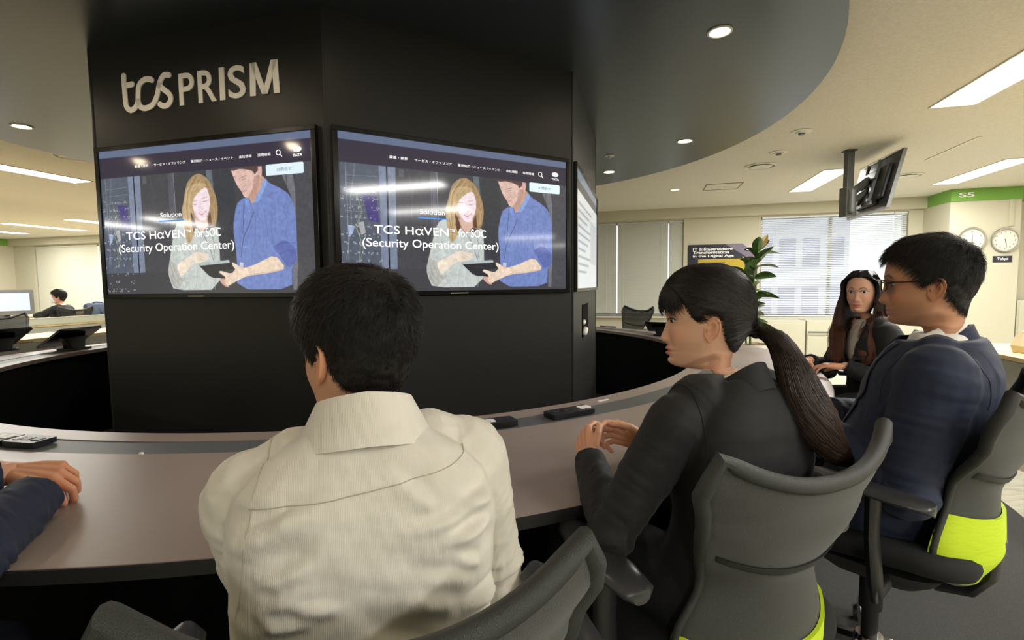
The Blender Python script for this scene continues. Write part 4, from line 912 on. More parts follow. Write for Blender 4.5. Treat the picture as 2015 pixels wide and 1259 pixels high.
def crom(tab, ts):
    """cubic interpolation of the rows of a table over its row index"""
    tab = np.array(tab, float); n = len(tab); out = []
    for t in ts:
        i = min(int(t), n - 2); f = t - i
        p0, p1, p2, p3 = tab[max(i - 1, 0)], tab[i], tab[i + 1], tab[min(i + 2, n - 1)]
        out.append(.5 * (2 * p1 + (p2 - p0) * f + (2 * p0 - 5 * p1 + 4 * p2 - p3) * f * f + (3 * p1 - p0 - 3 * p2 + p3) * f ** 3))
    return np.array(out)

mat('skin', (215, 168, 138), 0.48, attr='skin', sss=.12, spec=.4, bump=('noise', 600, .08, .0006))
mat('eye', (255, 255, 255), 0.12, attr='skin')
mat('hair_black', (14, 12, 11), 0.42, attr='skin', spec=.5)
mat('hair_cap', (14, 12, 11), 0.6)
# rows: front y,z | back y,z | half width | superellipse exponent
HEAD = [(.000, .1180, -.006, .1180, .006, 2.0), (.030, .1140, -.045, .1130, .036, 2.0), (.055, .1010, -.075, .0960, .056, 2.0), (.073, .0810, -.092, .0720, .0685, 2.1),
        (.083, .0560, -.100, .0430, .0750, 2.15), (.0875, .0320, -.102, .0170, .0770, 2.2), (.0880, .0160, -.100, .0020, .0770, 2.2), (.0815, .0010, -.097, -.0120, .0755, 2.2),
        (.0815, -.0180, -.092, -.0270, .0735, 2.2), (.0825, -.0380, -.084, -.0430, .0705, 2.2), (.0830, -.0550, -.076, -.0570, .0665, 2.15), (.0830, -.0700, -.069, -.0700, .0620, 2.1),
        (.0815, -.0850, -.064, -.0820, .0590, 2.05), (.0800, -.0980, -.061, -.0920, .0540, 2.0), (.0710, -.1095, -.0595, -.1010, .0500, 2.0), (.0500, -.1150, -.0590, -.1090, .0475, 2.0),
        (.0290, -.1180, -.0580, -.1160, .0460, 2.0), (.0130, -.1240, -.0580, -.1250, .0460, 2.0), (.0040, -.1420, -.0585, -.1400, .0475, 2.0), (.0020, -.1650, -.0610, -.1600, .0510, 2.0), (.0080, -.2000, -.070, -.1850, .066, 2.0)]
def make_head(scale=(1, 1, 1), nose=1.0, lips=1.0, skin=(214, 168, 140), lipcol=(196, 108, 100), brow=(45, 35, 32), female=False, jaw=1.0, stubble=0.0, neckw=1.0, nape=0.0, jawdef=.22):
    nr, nc = 150, 132
    ts = np.linspace(0, len(HEAD) - 1, nr); R = crom(HEAD, ts)
    ph = np.linspace(0, 2 * pi, nc, endpoint=False)
    V = np.zeros((nr, nc, 3)); 
    for i in range(nr):
        fy, fz, by, bz, w, e = R[i]
        w = w * (1 + (jaw - 1) * math.exp(-((ts[i] - 12.5) / 2.2) ** 2))
        by = by - nape * float(np.clip((ts[i] - 9) / 5, 0, 1)); w = w * (1 + (neckw - 1) * float(np.clip((ts[i] - 14) / 3, 0, 1)))
        c = np.cos(ph); s = np.sin(ph)                         # ph 0 = front
        ex = 2 / e
        k = np.sign(c) * np.abs(c) ** ex
        cy = by + (fy - by) * .46
        y = np.where(k > 0, cy + k * (fy - cy), cy + k * (cy - by))
        x = w * np.sign(s) * np.abs(s) ** ex
        if 9.5 < ts[i] < 15.5:                                 # jaw: V-shaped towards the chin
            a = math.sin(pi * (ts[i] - 9.5) / 6.0); x = x * (1 - a * .22 * np.clip(k, 0, 1) ** 1.5)
        f = (y - by) / (fy - by + 1e-9)
        V[i, :, 0] = x; V[i, :, 1] = y; V[i, :, 2] = bz + (fz - bz) * f
    P = V.reshape(-1, 3); x, y, z = P[:, 0].copy(), P[:, 1].copy(), P[:, 2].copy()
    row = np.repeat(ts, nc); front = np.clip((y - .02) / .04, 0, 1) * (row < 16.5)
    ax = np.abs(x); d = np.zeros(len(P))
    zt = [.012, 0, -.012, -.024, -.034, -.041, -.046, -.051, -.056, -.060]; hn = [.0, .0035, .0075, .0125, .0175, .0205, .0205, .0165, .0065, 0]
    h = np.interp(-z, [-q for q in zt], hn) * nose; sg = np.interp(-z, [-.012, .024, .041, .06], [.0075, .0090, .0115, .0110])
    d += h * gauss(x, sg)
    d += .0085 * nose * gauss(ax - .0135, .0062) * gauss(z + .0455, .0075)          # wings
    d -= .0030 * gauss(ax - .0085, .004) * gauss(z + .054, .003)                    # nostrils
    d -= .0085 * gauss(ax - .0300, .0135) * gauss(z - .001, .0115)                  # sockets
    d += .0062 * gauss(ax - .0315, .0115) * gauss(z + .001, .0078)                  # eyeball
    d -= .0015 * gauss(ax - .0315, .012) * gauss(z - .0095, .0022)                  # lid crease
    d += .0030 * gauss(ax - .030, .016) * gauss(z - .019, .0060) * (0.5 if female else 1)
    d += .0032 * gauss(ax - .043, .015) * gauss(z + .030, .016)                     # cheek
    d -= .0022 * gauss(ax - .028, .005) * gauss(z + .055, .012)                     # fold beside the mouth
    lw = gauss(ax, .0215)
    d += lips * .0060 * gauss(z + .0675, .0042) * lw; d += lips * .0068 * gauss(z + .0795, .0048) * gauss(ax, .0190)
    d -= .0048 * gauss(z + .0733, .0018) * gauss(ax, .024) ; d -= .0024 * gauss(z + .0885, .0042) * gauss(ax, .02)
    d -= .0018 * gauss(ax, .0035) * gauss(z + .0600, .006)                          # philtrum
    d += .0045 * gauss(z + .0995, .0085) * gauss(ax, .017)                          # chin
    P[:, 1] = y + d * front
    zj = -.074 - .040 * np.clip((y + .012) / .080, 0, 1)                            # jaw line: neck drawn in below it
    pull = np.clip((zj - z) / .018, 0, 1) * np.clip((y + .034) / .028, 0, 1) * (row > 10.5) * (row < 16)
    P[:, 0] = x * (1 - jawdef * pull) * (1 + .03 * gauss(z - zj, .012) * np.clip((y + .03) / .02, 0, 1) * (row > 9) * (row < 15))
    P *= np.array(scale)
    P = P.reshape(nr, nc, 3)
    Fs = []
    for i in range(nr - 1):
        for j in range(nc):
            k = (j + 1) % nc; Fs.append((i * nc + j, (i + 1) * nc + j, (i + 1) * nc + k, i * nc + k))
    Fs.append(tuple(range(nc)))
    # pigment
    base = np.array(lin(skin)); C = np.tile(base, (nr * nc, 1))
    lm = np.clip(1.25 * gauss(ax, .0205) ** 1.0 - .25, 0, 1) * np.clip(1.7 * gauss(z + .0735, .0105) - .45, 0, 1) * front; lm = np.clip(lm * 1.6, 0, 1)
    C = C * (1 - lm[:, None] * .85) + np.array(lin(lipcol)) * (lm[:, None] * .85)
    ch = .35 * gauss(ax - .042, .018) * gauss(z + .035, .018) * front; C = C * (1 - ch[:, None]) + np.array(lin((226, 140, 118))) * ch[:, None]
    zb = .0205 + .006 * np.clip((ax - .014) / .02, 0, 1) - .010 * np.clip((ax - .034) / .014, 0, 1)
    bm_ = np.clip(2.2 * gauss(z - zb, .0036 if female else .0046) - .6, 0, 1) * np.clip((ax - .011) / .004, 0, 1) * np.clip((.050 - ax) / .006, 0, 1) * front
    C = C * (1 - bm_[:, None] * .8) + np.array(lin(brow)) * (bm_[:, None] * .8)
    if stubble:
        sm = stubble * np.clip((-.05 - z) / .02, 0, 1) * (row < 16) * np.clip((y + .01) / .03, 0, 1) * (1 - lm); C = C * (1 - sm[:, None]) + np.array(lin((110, 92, 84))) * sm[:, None]
    return P, Fs, C, row
def ear_mesh(side, scale=1.0):
    na = 30; prof = [(0, .000), (.22, .000), (.40, .003), (.52, .0075), (.63, .0075), (.74, .0050), (.84, .0085), (.93, .0115), (1.0, .0085), (1.02, .003), (.95, -.003), (.70, -.010), (.45, -.016)]
    V = []; Fs = []
    for r, h in prof:
        for k in range(na):
            t = 2 * pi * k / na; s = math.sin(t); c = math.cos(t)          # c>0 : backwards
            p = .0175 * c * (1 + .16 * s); q = .0315 * s
            if s < -.55: p *= 1 - .5 * (-.55 - s) / .45
            hh = h
            if c < -.2 and 0 < r <= 1.0 and h > 0: hh = h * (.35 if s < .5 else .8)
            if c < -.75 and -.45 < s < .15 and .4 < r < .9: hh = .006                                # tragus
            if s < -.7 and r > .5 and h > 0: hh = .005                                            # lobe
            yy = -p * r; zz = q * r; out = hh + .42 * (p * r + .012) 
            V.append((side * out * scale, yy * scale - .0, zz * scale))
    for i in range(len(prof) - 1):
        for k in range(na):
            a = i * na + k; b = i * na + (k + 1) % na; Fs.append((a, b, b + na, a + na))
    return np.array(V), Fs
def hand_raw(mb, wrist, d, back, side, curl=(20, 30, 20), thumb=(.8, .55, -.35), size=1.0, spread=.06, curls=None, tcurl=20):
    """side: +1 thumb lies at +x when fingers point +y and the back of the hand is +z"""
    d = Vector(d).normalized(); b = Vector(back); b = (b - d * b.dot(d)).normalized(); x = d.cross(b).normalized()
    Mh = Matrix(((x.x, d.x, b.x, wrist[0]), (x.y, d.y, b.y, wrist[1]), (x.z, d.z, b.z, wrist[2]), (0, 0, 0, 1))) @ Matrix.Scale(size, 4)
    sg = side; nails = []
    mcp = [(.031, .090), (.010, .096), (-.0115, .092), (-.031, .082)]; ln = [(.043, .026, .021), (.047, .030, .022), (.044, .028, .022), (.034, .021, .019)]; rd = [.0092, .0094, .0088, .0078]
    for k in range(4):
        mx, my = mcp[k]; mx *= sg
        mb.capsule([(mx * .42, .004, 0), (mx * .8, my * .55, .001), (mx, my, 0)], [.0165, .0145, .0118], 12, Mh)
        cs = (curls[k] if curls else curl); a = 0; p = Vector((mx, my, 0)); P = [p.copy()]; yaw = sg * spread * (1.5 - k)
        for L, cdeg in zip(ln[k], cs):
            a += math.radians(cdeg); q = Vector((math.sin(yaw) * math.cos(a), math.cos(yaw) * math.cos(a), -math.sin(a))); p = p + q * L; P.append(p.copy())
        r = rd[k]; mb.capsule(P, [r * 1.08, r * 1.0, r * .92, r * .80], 12, Mh)
        nrm = Vector((0, math.sin(a), math.cos(a))); nails.append((Mh @ (P[-1] + nrm * r * .55 - q * .004), (Mh.to_3x3() @ q).normalized(), (Mh.to_3x3() @ nrm).normalized(), r * .62 * size))
    t = Vector((sg * thumb[0], thumb[1], thumb[2])).normalized(); p = Vector((sg * .022, .018, -.006)); P = [p.copy(), p + t * .044]
    bend = Vector((-sg * .75, .55, -.2)).normalized(); t2 = t.lerp(bend, tcurl / 90).normalized(); P.append(P[-1] + t2 * .031); t3 = t.lerp(bend, tcurl / 55).normalized(); P.append(P[-1] + t3 * .024)
    mb.capsule(P, [.0150, .0115, .0100, .0082], 12, Mh)
    nn = Vector((sg * .5, -.3, .8)); nn = (nn - t3 * nn.dot(t3)).normalized(); nails.append((Mh @ (P[-1] + nn * .0050 - t3 * .003), (Mh.to_3x3() @ t3).normalized(), (Mh.to_3x3() @ nn).normalized(), .0068 * size))
    mb.capsule([(sg * .020, .016, -.010), (sg * .022, .05, -.008)], [.014, .012], 10, Mh)
    mb.capsule([(-sg * .020, .016, -.008), (-sg * .026, .06, -.006)], [.013, .011], 10, Mh)
    mb.capsule([(sg * .009, -.075, 0), (sg * .010, .01, 0)], [.0215, .0185], 12, Mh); mb.capsule([(-sg * .009, -.075, 0), (-sg * .010, .01, 0)], [.0215, .0185], 12, Mh)
    return nails
def ik(S, W, hint, l1, l2):
    S, W = Vector(S), Vector(W); d = W - S; L = min(d.length, (l1 + l2) * .995); dn = d.normalized()
    a = (l1 * l1 - l2 * l2 + L * L) / (2 * L); h = math.sqrt(max(l1 * l1 - a * a, 0)); hv = Vector(hint); hv = (hv - dn * hv.dot(dn)).normalized()
    return S + dn * a + hv * h, S + dn * L
def strands_obj(name, paths, r0, r1, m, parent, colfn=None):
    """many fine three-sided strands as one mesh; paths: list of (k,3) arrays of equal k"""
    A = np.array(paths); n, k, _ = A.shape
    T = np.gradient(A, axis=1); T /= np.linalg.norm(T, axis=2, keepdims=True) + 1e-9
    ref = np.where(np.abs(T[..., 2:3]) < .8, np.array([0, 0, 1.0]), np.array([1.0, 0, 0]))
    X = np.cross(T, ref); X /= np.linalg.norm(X, axis=2, keepdims=True) + 1e-9; Y = np.cross(T, X)
    rr = np.linspace(0, 1, k)[None, :, None]; rr = r0 + (r1 - r0) * rr ** 1.5
    rings = np.stack([A + rr * (X * math.cos(q) + Y * math.sin(q)) for q in (0, 2.094, 4.189)], 2)     # n,k,3,3
    V = rings.reshape(-1, 3); b = (np.arange(n)[:, None, None] * k + np.arange(k - 1)[None, :, None]) * 3 + np.arange(3)[None, None, :]
    nx = np.array([1, 2, 0]); b2 = (np.arange(n)[:, None, None] * k + np.arange(k - 1)[None, :, None]) * 3 + nx[None, None, :]
    q = np.stack([b, b2, b2 + 3, b + 3], -1).reshape(-1, 4)
    me = bpy.data.meshes.new(name); me.vertices.add(len(V)); me.vertices.foreach_set('co', V.ravel()); me.loops.add(q.size); me.polygons.add(len(q))
    me.loops.foreach_set('vertex_index', q.ravel()); me.polygons.foreach_set('loop_start', np.arange(0, q.size, 4)); me.update(calc_edges=True)
    me.polygons.foreach_set('use_smooth', [True] * len(me.polygons)); me.materials.append(MATS[m])
    c = np.ones((n, k, 3, 4), np.float32)
    base = np.array(lin((30, 26, 24))); var = rng.uniform(.6, 1.5, (n, 1, 1, 1))
    col = colfn(A) if colfn else np.tile(base, (n, k, 1)); c[..., :3] = col[:, :, None, :] * var
    a = me.color_attributes.new('skin', 'FLOAT_COLOR', 'POINT'); a.data.foreach_set('color', c.ravel())
    o = bpy.data.objects.new(name, me); COL.objects.link(o); o.parent = parent; return o

class Head:
    """head surface in its own frame (origin between the eyes' level and ear axis), plus its placement in the person's frame"""
    def __init__(s, pos, yaw, pitch=0, roll=0, neck=None, **kw):
        P, s.F, s.C, row = make_head(**kw); s.nr, s.nc = P.shape[:2]; s.P = P.reshape(-1, 3); s.row = row
        s.R = Matrix.Rotation(math.radians(yaw), 3, 'Z') @ Matrix.Rotation(math.radians(roll), 3, 'Y') @ Matrix.Rotation(math.radians(-pitch), 3, 'X')
        s.pos = Vector(pos); s.Rn = np.array(s.R); s.neck = neck
        e1 = s.P.reshape(s.nr, s.nc, 3); du = np.roll(e1, -1, 1) - np.roll(e1, 1, 1); dv = np.gradient(e1, axis=0); N = np.cross(dv, du); N /= np.linalg.norm(N, axis=2, keepdims=True) + 1e-12; s.N = N.reshape(-1, 3)
        if ((s.P[s.nc * 40:s.nc * 60] - np.array([0, -.01, .02])) * s.N[s.nc * 40:s.nc * 60]).sum() < 0: s.N = -s.N
        s.bvh = BVHTree.FromPolygons([tuple(p) for p in s.P], s.F)
    def place(s, A, rows=None):
        A = np.asarray(A, float); Wd = A @ s.Rn.T + np.array(s.pos)
        return Wd
    def placed_head(s):
        """neck rows follow the trunk instead of the turned head"""
        Wd = s.place(s.P); b = np.clip((s.row - 15.5) / 4.5, 0, 1); b = b * b * (3 - 2 * b)
        straight = s.P + np.array(s.neck) if s.neck is not None else Wd
        return Wd * (1 - b[:, None]) + straight * b[:, None]
    def front_y(s, x, z):
        h = s.bvh.ray_cast(Vector((x, .3, z)), Vector((0, -1, 0))); return h[0].y if h[0] else .08
def face_parts(H, root, gaze=0.0, opening=1.0, female=False, eyecol=(38, 26, 20)):
    sc = 1.0
    for sgn in (-1, 1):
        n1, n2 = 22, 9; V = []; C = []
        cxg = sgn * .0315 + gaze * .006
        for i in range(n1 + 1):
            a = -1 + 2 * i / n1; x = sgn * .0315 + a * .0150
            up_ = (.0060 * (1 - a * a) ** .62) * opening + .0010 * a * sgn; lo = -.0042 * (1 - a * a) ** .8 + .0010 * a * sgn
            for j in range(n2 + 1):
                t = j / n2; z = lo + (up_ - lo) * t + .0005; yb = H.front_y(x, z)
                V.append((x, yb + .0010 + .0018 * (1 - a * a) * math.sin(pi * t), z))
                dd = math.hypot(x - cxg, z - .001)
                c = (14, 10, 9) if dd < .0030 else eyecol if dd < .0062 else (226, 220, 214)
                if t > .86: c = (24, 18, 17)
                if t < .02: c = (150, 100, 90)
                C.append(lin(c))
        Fs = [(i * (n2 + 1) + j, (i + 1) * (n2 + 1) + j, (i + 1) * (n2 + 1) + j + 1, i * (n2 + 1) + j + 1) for i in range(n1) for j in range(n2)]
        mesh_obj('eye', H.place(V), Fs, 'eye', root, np.array(C))
        pts = []
        for i in range(13):
            a = -1 + 2 * i / 12; x = sgn * .0315 + a * .0158; z = (.0060 * max(1 - a * a, 0) ** .62) * opening + .0010 * a * sgn + .0007
            pts.append(H.pos + H.R @ Vector((x, H.front_y(x, z) + (.0032 if female else .0022), z + .0005)))
        m = MB(); m.tube(pts, [.0005] + [.0011] * 11 + [.0005], 6); m.build('eyelashes', 'hair_cap', root)
TORSO = {  # s : half width, front, back
 'm': [(-.16, .190, .130, .120), (0, .188, .132, .118), (.18, .176, .122, .106), (.38, .172, .120, .108), (.58, .182, .124, .116), (.74, .190, .122, .118), (.86, .176, .104, .108), (.95, .125, .078, .086), (1.02, .074, .062, .066)],
 'f': [(-.16, .185, .122, .118), (0, .182, .120, .116), (.20, .156, .106, .096), (.38, .148, .106, .092), (.58, .160, .128, .100), (.74, .164, .116, .102), (.86, .150, .090, .092), (.95, .105, .066, .074), (1.02, .062, .052, .056)]}
def torso_rings(hip, neck, kind, grow=0.0, bulge=.03, wscale=1.0, s0=-.16, s1=1.02, belly=0.0):
    hip, neck = Vector(hip), Vector(neck); mid = (hip + neck) / 2 + Vector((0, -bulge, 0)); rings = []
    tab = np.array(TORSO[kind]); n = 44
    for s in np.linspace(s0, s1, 16):
        t = max(min(s, 1.05), -.2); c = hip * (1 - t) ** 2 + mid * 2 * t * (1 - t) + neck * t * t; tg = ((mid - hip) * 2 * (1 - t) + (neck - mid) * 2 * t).normalized()
        w, f, b = [np.interp(s, tab[:, 0], tab[:, k]) for k in (1, 2, 3)]
        w = w * wscale + grow; f = f + grow + belly * math.exp(-((s - .25) / .3) ** 2); b = b + grow
        X = Vector((1, 0, 0)); Yv = tg.cross(X).normalized(); Yv = -Yv if Yv.y < 0 else Yv; ring = []
        for k in range(n):
            a = 2 * pi * k / n; ca, sa = math.cos(a), math.sin(a); e = 2 / 2.5
            xx = w * math.copysign(abs(ca) ** e, ca); yy = math.copysign(abs(sa) ** e, sa); ring.append(c + X * xx + Yv * (yy * (f if yy > 0 else b)))
        rings.append(ring)
    return rings
def collar_strip(root, name, m, N, rx, ry, tilt, heights, open_deg, flare, drop, thick=.004, lean=(0, 0, 0), fold=.004, frontdrop=0.0):
    """folded collar: a stand rising round the neck and a leaf falling outwards; open at the front"""
    mb = MB(); n = 56; rings = []
    for i in range(n + 1):
        a = math.radians(-180 + open_deg + (360 - 2 * open_deg) * i / n)      # 0 = back
        k = abs(a) / pi                                                      # 0 back .. 1 front
        d = Vector((math.sin(a), -math.cos(a), 0)); c = Vector(N)
        base = Vector((d.x * rx, d.y * ry, -tilt * (1 - math.cos(a)) * .5 - frontdrop * k ** 2))
        hs = heights[0] * (1 - .35 * k); hl = drop * (1 + .45 * k ** 2)
        p0 = c + base; p1 = p0 + Vector((-d.x * .006, -d.y * .006, hs)) + Vector(lean) * (1 - k); p2 = p1 + d * fold + Vector((0, 0, .001)); p3 = p2 + Vector((d.x * flare * .5, d.y * flare * .5, -hl * .55)); p4 = p2 + Vector((d.x * flare, d.y * flare, -hl))
        q4 = p4 - d * thick; q3 = p3 - d * thick; q2 = p2 - d * (fold * .5) - Vector((0, 0, thick)); q0 = p0 + d * .0015 - Vector((0, 0, .004))
        rings.append([p0, p1, p2, p3, p4, q4, q3, q2, q0])
    mb.loft(rings); o = mb.build(name, m, root, angle=50); return o

def make_person(label, hip, heading, neck, head, wrists, hints, kind='m', upper='jacket', top_mat='suit', shirt_mat='shirt_white', trouser_mat='trousers', hands=None, skin=(214, 168, 140), grow=.012, bulge=.03, sh_w=.178, sh_drop=.055,
                knees=None, arm=(.29, .25), sleeve=(.078, .062, .050), wrinkle=None, voxel=.006, belly=0.0, wscale=1.0, group=None, sh_roll=0.0, vneck=.30, fine=True, sleeve_end=1.0, hand_size=1.0, zseat=.56, neckr=(.064, .068), sh_fwd=0.0, shoes=True):
    root = empty('person', (hip[0], hip[1], 0), az(heading), label, 'person', group)
    Mi = (Matrix.Translation((hip[0], hip[1], 0)) @ Matrix.Rotation(az(heading), 4, 'Z')).inverted()
    loc = lambda p: Mi @ Vector(p)
    hipL = Vector((0, 0, zseat)); N = loc(neck)
    if wrinkle is None: wrinkle = .0035
    S = {}; Eb = {}; Wr = {}
    for s, nm in ((-1, 'L'), (1, 'R')):
        S[nm] = N + Vector((s * sh_w, sh_fwd - .0, -sh_drop + s * sh_roll))
        Eb[nm], Wr[nm] = ik(S[nm], loc(wrists[nm]), Mi.to_3x3() @ Vector(hints[nm]), *arm)
    kn = {}; an = {}
    for s, nm in ((-1, 'L'), (1, 'R')):
        kn[nm] = Vector((s * .13, .43, .53)); an[nm] = Vector((s * .14, .46 if knees is None else knees, .11))
    # head
    H = Head(loc(head['pos']), 0, 0, 0, None, **head.get('shape', {}), skin=skin) if False else None
    hy = -(head['yaw'] - heading)
    H = Head(loc(head['pos']), hy, head.get('pitch', 0), head.get('roll', 0), neck=N + Vector((0, .030, .175)), skin=skin, **head.get('shape', {}))
    # ---- body: one mesh (head and neck, trunk and limbs, hands)
    V = [H.placed_head()]; Fs = list(H.F); C = [H.C]; off_ = len(V[0])
    def append(v, f, c):
        nonlocal off_
        V.append(v); C.append(c); Fs.extend([tuple(i + off_ for i in q) for q in f]); off_ += len(v)
    sk = np.array(lin(skin))
    for sgn in (-1, 1):
        ev, ef = ear_mesh(sgn, head.get('ear', 1.0)); wsc = head.get('shape', {}).get('scale', (1, 1, 1))
        rot = Matrix.Rotation(-sgn * .12, 3, 'Z') @ Matrix.Rotation(.16, 3, 'X'); ev = ev @ np.array(rot).T + np.array([sgn * (.0700) * wsc[0], -.010 * wsc[1], -.018 * wsc[2]])
        append(H.place(ev), ef, np.tile(sk * np.array([1.02, .88, .84]), (len(ev), 1)))
    b = MB(); b.loft(torso_rings(hipL, N, kind, -.012, bulge, wscale))
    for nm in 'LR':
        b.capsule([N + (S[nm] - N) * .35 + Vector((0, 0, .0)), S[nm], Eb[nm], Wr[nm]], [.05, .052, .040, .027], 12)
        b.capsule([hipL + Vector((kn[nm].x * .7, .02, -.02)), kn[nm], an[nm]], [.085, .058, .038], 12)
    v, _, f = remesh(b, .009, 3); append(v, f, np.tile(sk, (len(v), 1)))
    if hands:
        for nm in 'LR':
            hd = hands.get(nm)
            if not hd: continue
            hb = MB(); hd = dict(hd); dd = Mi.to_3x3() @ Vector(hd.pop('d')); bk = Mi.to_3x3() @ Vector(hd.pop('back'))
            nails = hand_raw(hb, Wr[nm] + dd.normalized() * .012, dd, bk, hd.pop('side'), size=hand_size, **hd)
            v, nn, f = remesh(hb, .0022 if fine else .004, 5, .5); hc = np.tile(sk * np.array([1.03, .93, .88]), (len(v), 1)); append(v, f, hc)
            for p, q, nr_, r_ in nails:
                x_ = q.cross(nr_).normalized(); vv = []; 
                for aa in np.linspace(0, 2 * pi, 13)[:-1]: vv.append(p + x_ * (r_ * math.cos(aa)) + q * (r_ * 1.25 * math.sin(aa)) + nr_ * (r_ * .28 * (1 - math.cos(aa) ** 2 * .6)))
                vv.append(p + nr_ * r_ * .55); append(np.array([tuple(a_) for a_ in vv]), [(i, (i + 1) % 12, 12) for i in range(12)], np.tile(np.array(lin((240, 196, 176))), (13, 1)))
    mesh_obj('body', np.concatenate(V), Fs, 'skin', root, np.concatenate(C))
    face_parts(H, root, **head.get('eyes', {}))
    # ---- upper garment
    def sleeves(bb, g, frac=1.0, rr=sleeve):
        for nm in 'LR':
            s_, e_, w_ = S[nm], Eb[nm], Wr[nm]; w2 = e_.lerp(w_, frac)
            bb.capsule([N + (s_ - N) * .30 + Vector((0, 0, -.012)), N + (s_ - N) * .62 + Vector((0, 0, .004))], [.058 + g, .066 + g], 16)
            P = [N + (s_ - N) * .80 + Vector((0, 0, -.006)), s_, s_.lerp(e_, .5), e_, e_.lerp(w2, .5), w2]; R_ = [rr[0] * .96, rr[0], (rr[0] + rr[1]) / 2, rr[1], (rr[1] + rr[2]) / 2, rr[2]]
            bb.tube(P, [q + g for q in R_], 18)
            bb.add([tuple(P[0] + Vector(q) * (rr[0] + g) * .9) for q in ()], [])
            bb.capsule([e_ - (w2 - e_) * .01, e_ + (w2 - e_) * .01], [rr[1] + g] * 2, 16)
            bb.capsule([s_ + Vector((0, 0, .0)), s_ + (e_ - s_) * .1], [rr[0] + g] * 2, 16)
    if upper == 'jacket':
        sb = MB(); sb.loft(torso_rings(hipL, N, kind, -.004, bulge, wscale, s1=1.03, belly=belly)); v, nrm, f = remesh(sb, .008, 4)
        mesh_obj('shirt', v, f, shirt_mat, root)
    jb = MB(); jb.loft(torso_rings(hipL, N, kind, grow, bulge, wscale, s1=1.0, belly=belly)); sleeves(jb, 0.0, sleeve_end)
    v, nrm, f = remesh(jb, voxel, 8)
    # cloth folds: rings along the sleeves, drags under the arms, long soft folds on the trunk
    disp = np.zeros(len(v)); segs = []
    for nm in 'LR': segs += [(S[nm], Eb[nm], .12, .95), (Eb[nm], Wr[nm], 1.0, .55)]
    for i, p in enumerate(v):
        pv = Vector(p); best = None
        for a_, b_, w0, w1 in segs:
            ab = b_ - a_; t = max(0, min(1, (pv - a_).dot(ab) / ab.length_squared)); q = a_ + ab * t; dd = (pv - q).length
            if best is None or dd < best[0]: best = (dd, t, w0 + (w1 - w0) * t, ab.length, a_, b_)
        dd, t, wgt, L, a_, b_ = best
        if dd < sleeve[0] * 1.35:
            rad = (pv - a_.lerp(b_, t)).normalized(); ang = math.atan2(rad.z, rad.x)
            u_ = t * L; n1 = noise.noise(Vector((u_ * 38 + 1.6 * math.sin(ang + a_.x * 9), ang * .9 + b_.y * 5, a_.z * 7)))
            n3 = noise.noise(Vector((p[0] * 13 + 5, p[1] * 13, p[2] * 13))); disp[i] = wrinkle * (wgt * (abs(n1) * 2.2 - .55) * (.55 + .9 * max(0, n3 + .3)) + .5 * n3)
        else:
            n1 = noise.noise(Vector((p[0] * 5, p[1] * 5, p[2] * 16 + abs(p[0]) * 18)))
            n2 = noise.noise(Vector((p[0] * 11 + 3, p[1] * 11, p[2] * 26 + p[0] * 10)))
            disp[i] = wrinkle * (.9 * n1 + .5 * n2)
    v = v + nrm * disp[:, None]
    fold_fn = head.get('fold_fn')
    if fold_fn: v = fold_fn(v, nrm, hipL, N, S)
    keep = f
    if upper == 'jacket':
        # V opening at the front: drop the faces inside it
        zt = N.z - .0; zb = zt - vneck
        vx = v[:, 0] - np.interp(v[:, 2], [hipL.z, N.z], [hipL.x, N.x]); ymid = np.interp(v[:, 2], [hipL.z, N.z], [hipL.y, N.y])
        half = .075 * np.clip((v[:, 2] - zb) / vneck, 0, 1) ** .8
        inside = (v[:, 2] > zb) & (np.abs(vx) < half) & (v[:, 1] > ymid + .035) & (v[:, 1] < ymid + .20)
        keep = [q for q in f if not all(inside[i] for i in q)]
    used = sorted({i for q in keep for i in q}); mp = {i: k for k, i in enumerate(used)}
    garment = mesh_obj('jacket' if upper == 'jacket' else 'shirt', v[used], [tuple(mp[i] for i in q) for q in keep], top_mat, root)
    if upper == 'jacket':
        md = garment.modifiers.new('thickness', 'SOLIDIFY'); md.thickness = .003; md.offset = -1
    bv = BVHTree.FromPolygons([tuple(p) for p in v], f)
    if upper == 'jacket':                     # lapels folded back along the V
        for s in (-1, 1):
            inner, outer = [], []
            for t in np.linspace(0, 1, 18):
                z = zt - .012 - (vneck - .012) * t; x0 = s * (.075 * max(1 - t * 1.0, 0) ** .8 + .004); wl = .020 + .058 * min(t / .45, 1) if t < .45 else .078 * (1 - (t - .45) / .55) ** .8 + .004
                cx0 = np.interp(z, [hipL.z, N.z], [hipL.x, N.x])
                for lst, xx in ((inner, x0), (outer, x0 + s * wl)):
                    h = bv.ray_cast(Vector((cx0 + xx, 1.2, z)), Vector((0, -1, 0))); lst.append(h[0] + Vector((0, .005 if lst is inner else .007, 0)) if h[0] is not None and h[0].y > np.interp(z, [hipL.z, N.z], [hipL.y, N.y]) - .02 and h[0].y < np.interp(z, [hipL.z, N.z], [hipL.y, N.y]) + .20 else None)
            ok = [(a_, b_) for a_, b_ in zip(inner, outer) if a_ is not None and b_ is not None]
            if len(ok) > 3:
                m = MB(); m.loft([[a_, a_.lerp(b_, .5) + Vector((0, .003, 0)), b_, b_ - Vector((0, .003, 0)), a_ - Vector((0, .004, 0))] for a_, b_ in ok]); m.build('lapel', top_mat, root, angle=60)
    # ---- trousers and shoes
    tb_ = MB(); tb_.loft(torso_rings(hipL, N, kind, .004, bulge, wscale, s0=-.18, s1=.12))
    for nm in 'LR':
        tb_.capsule([hipL + Vector((kn[nm].x * .72, .0, -.015)), hipL.lerp(kn[nm], .5) + Vector((kn[nm].x * .35, 0, -.0)), kn[nm], kn[nm].lerp(an[nm], .5), an[nm]], [.100, .092, .072, .066, .055], 16)
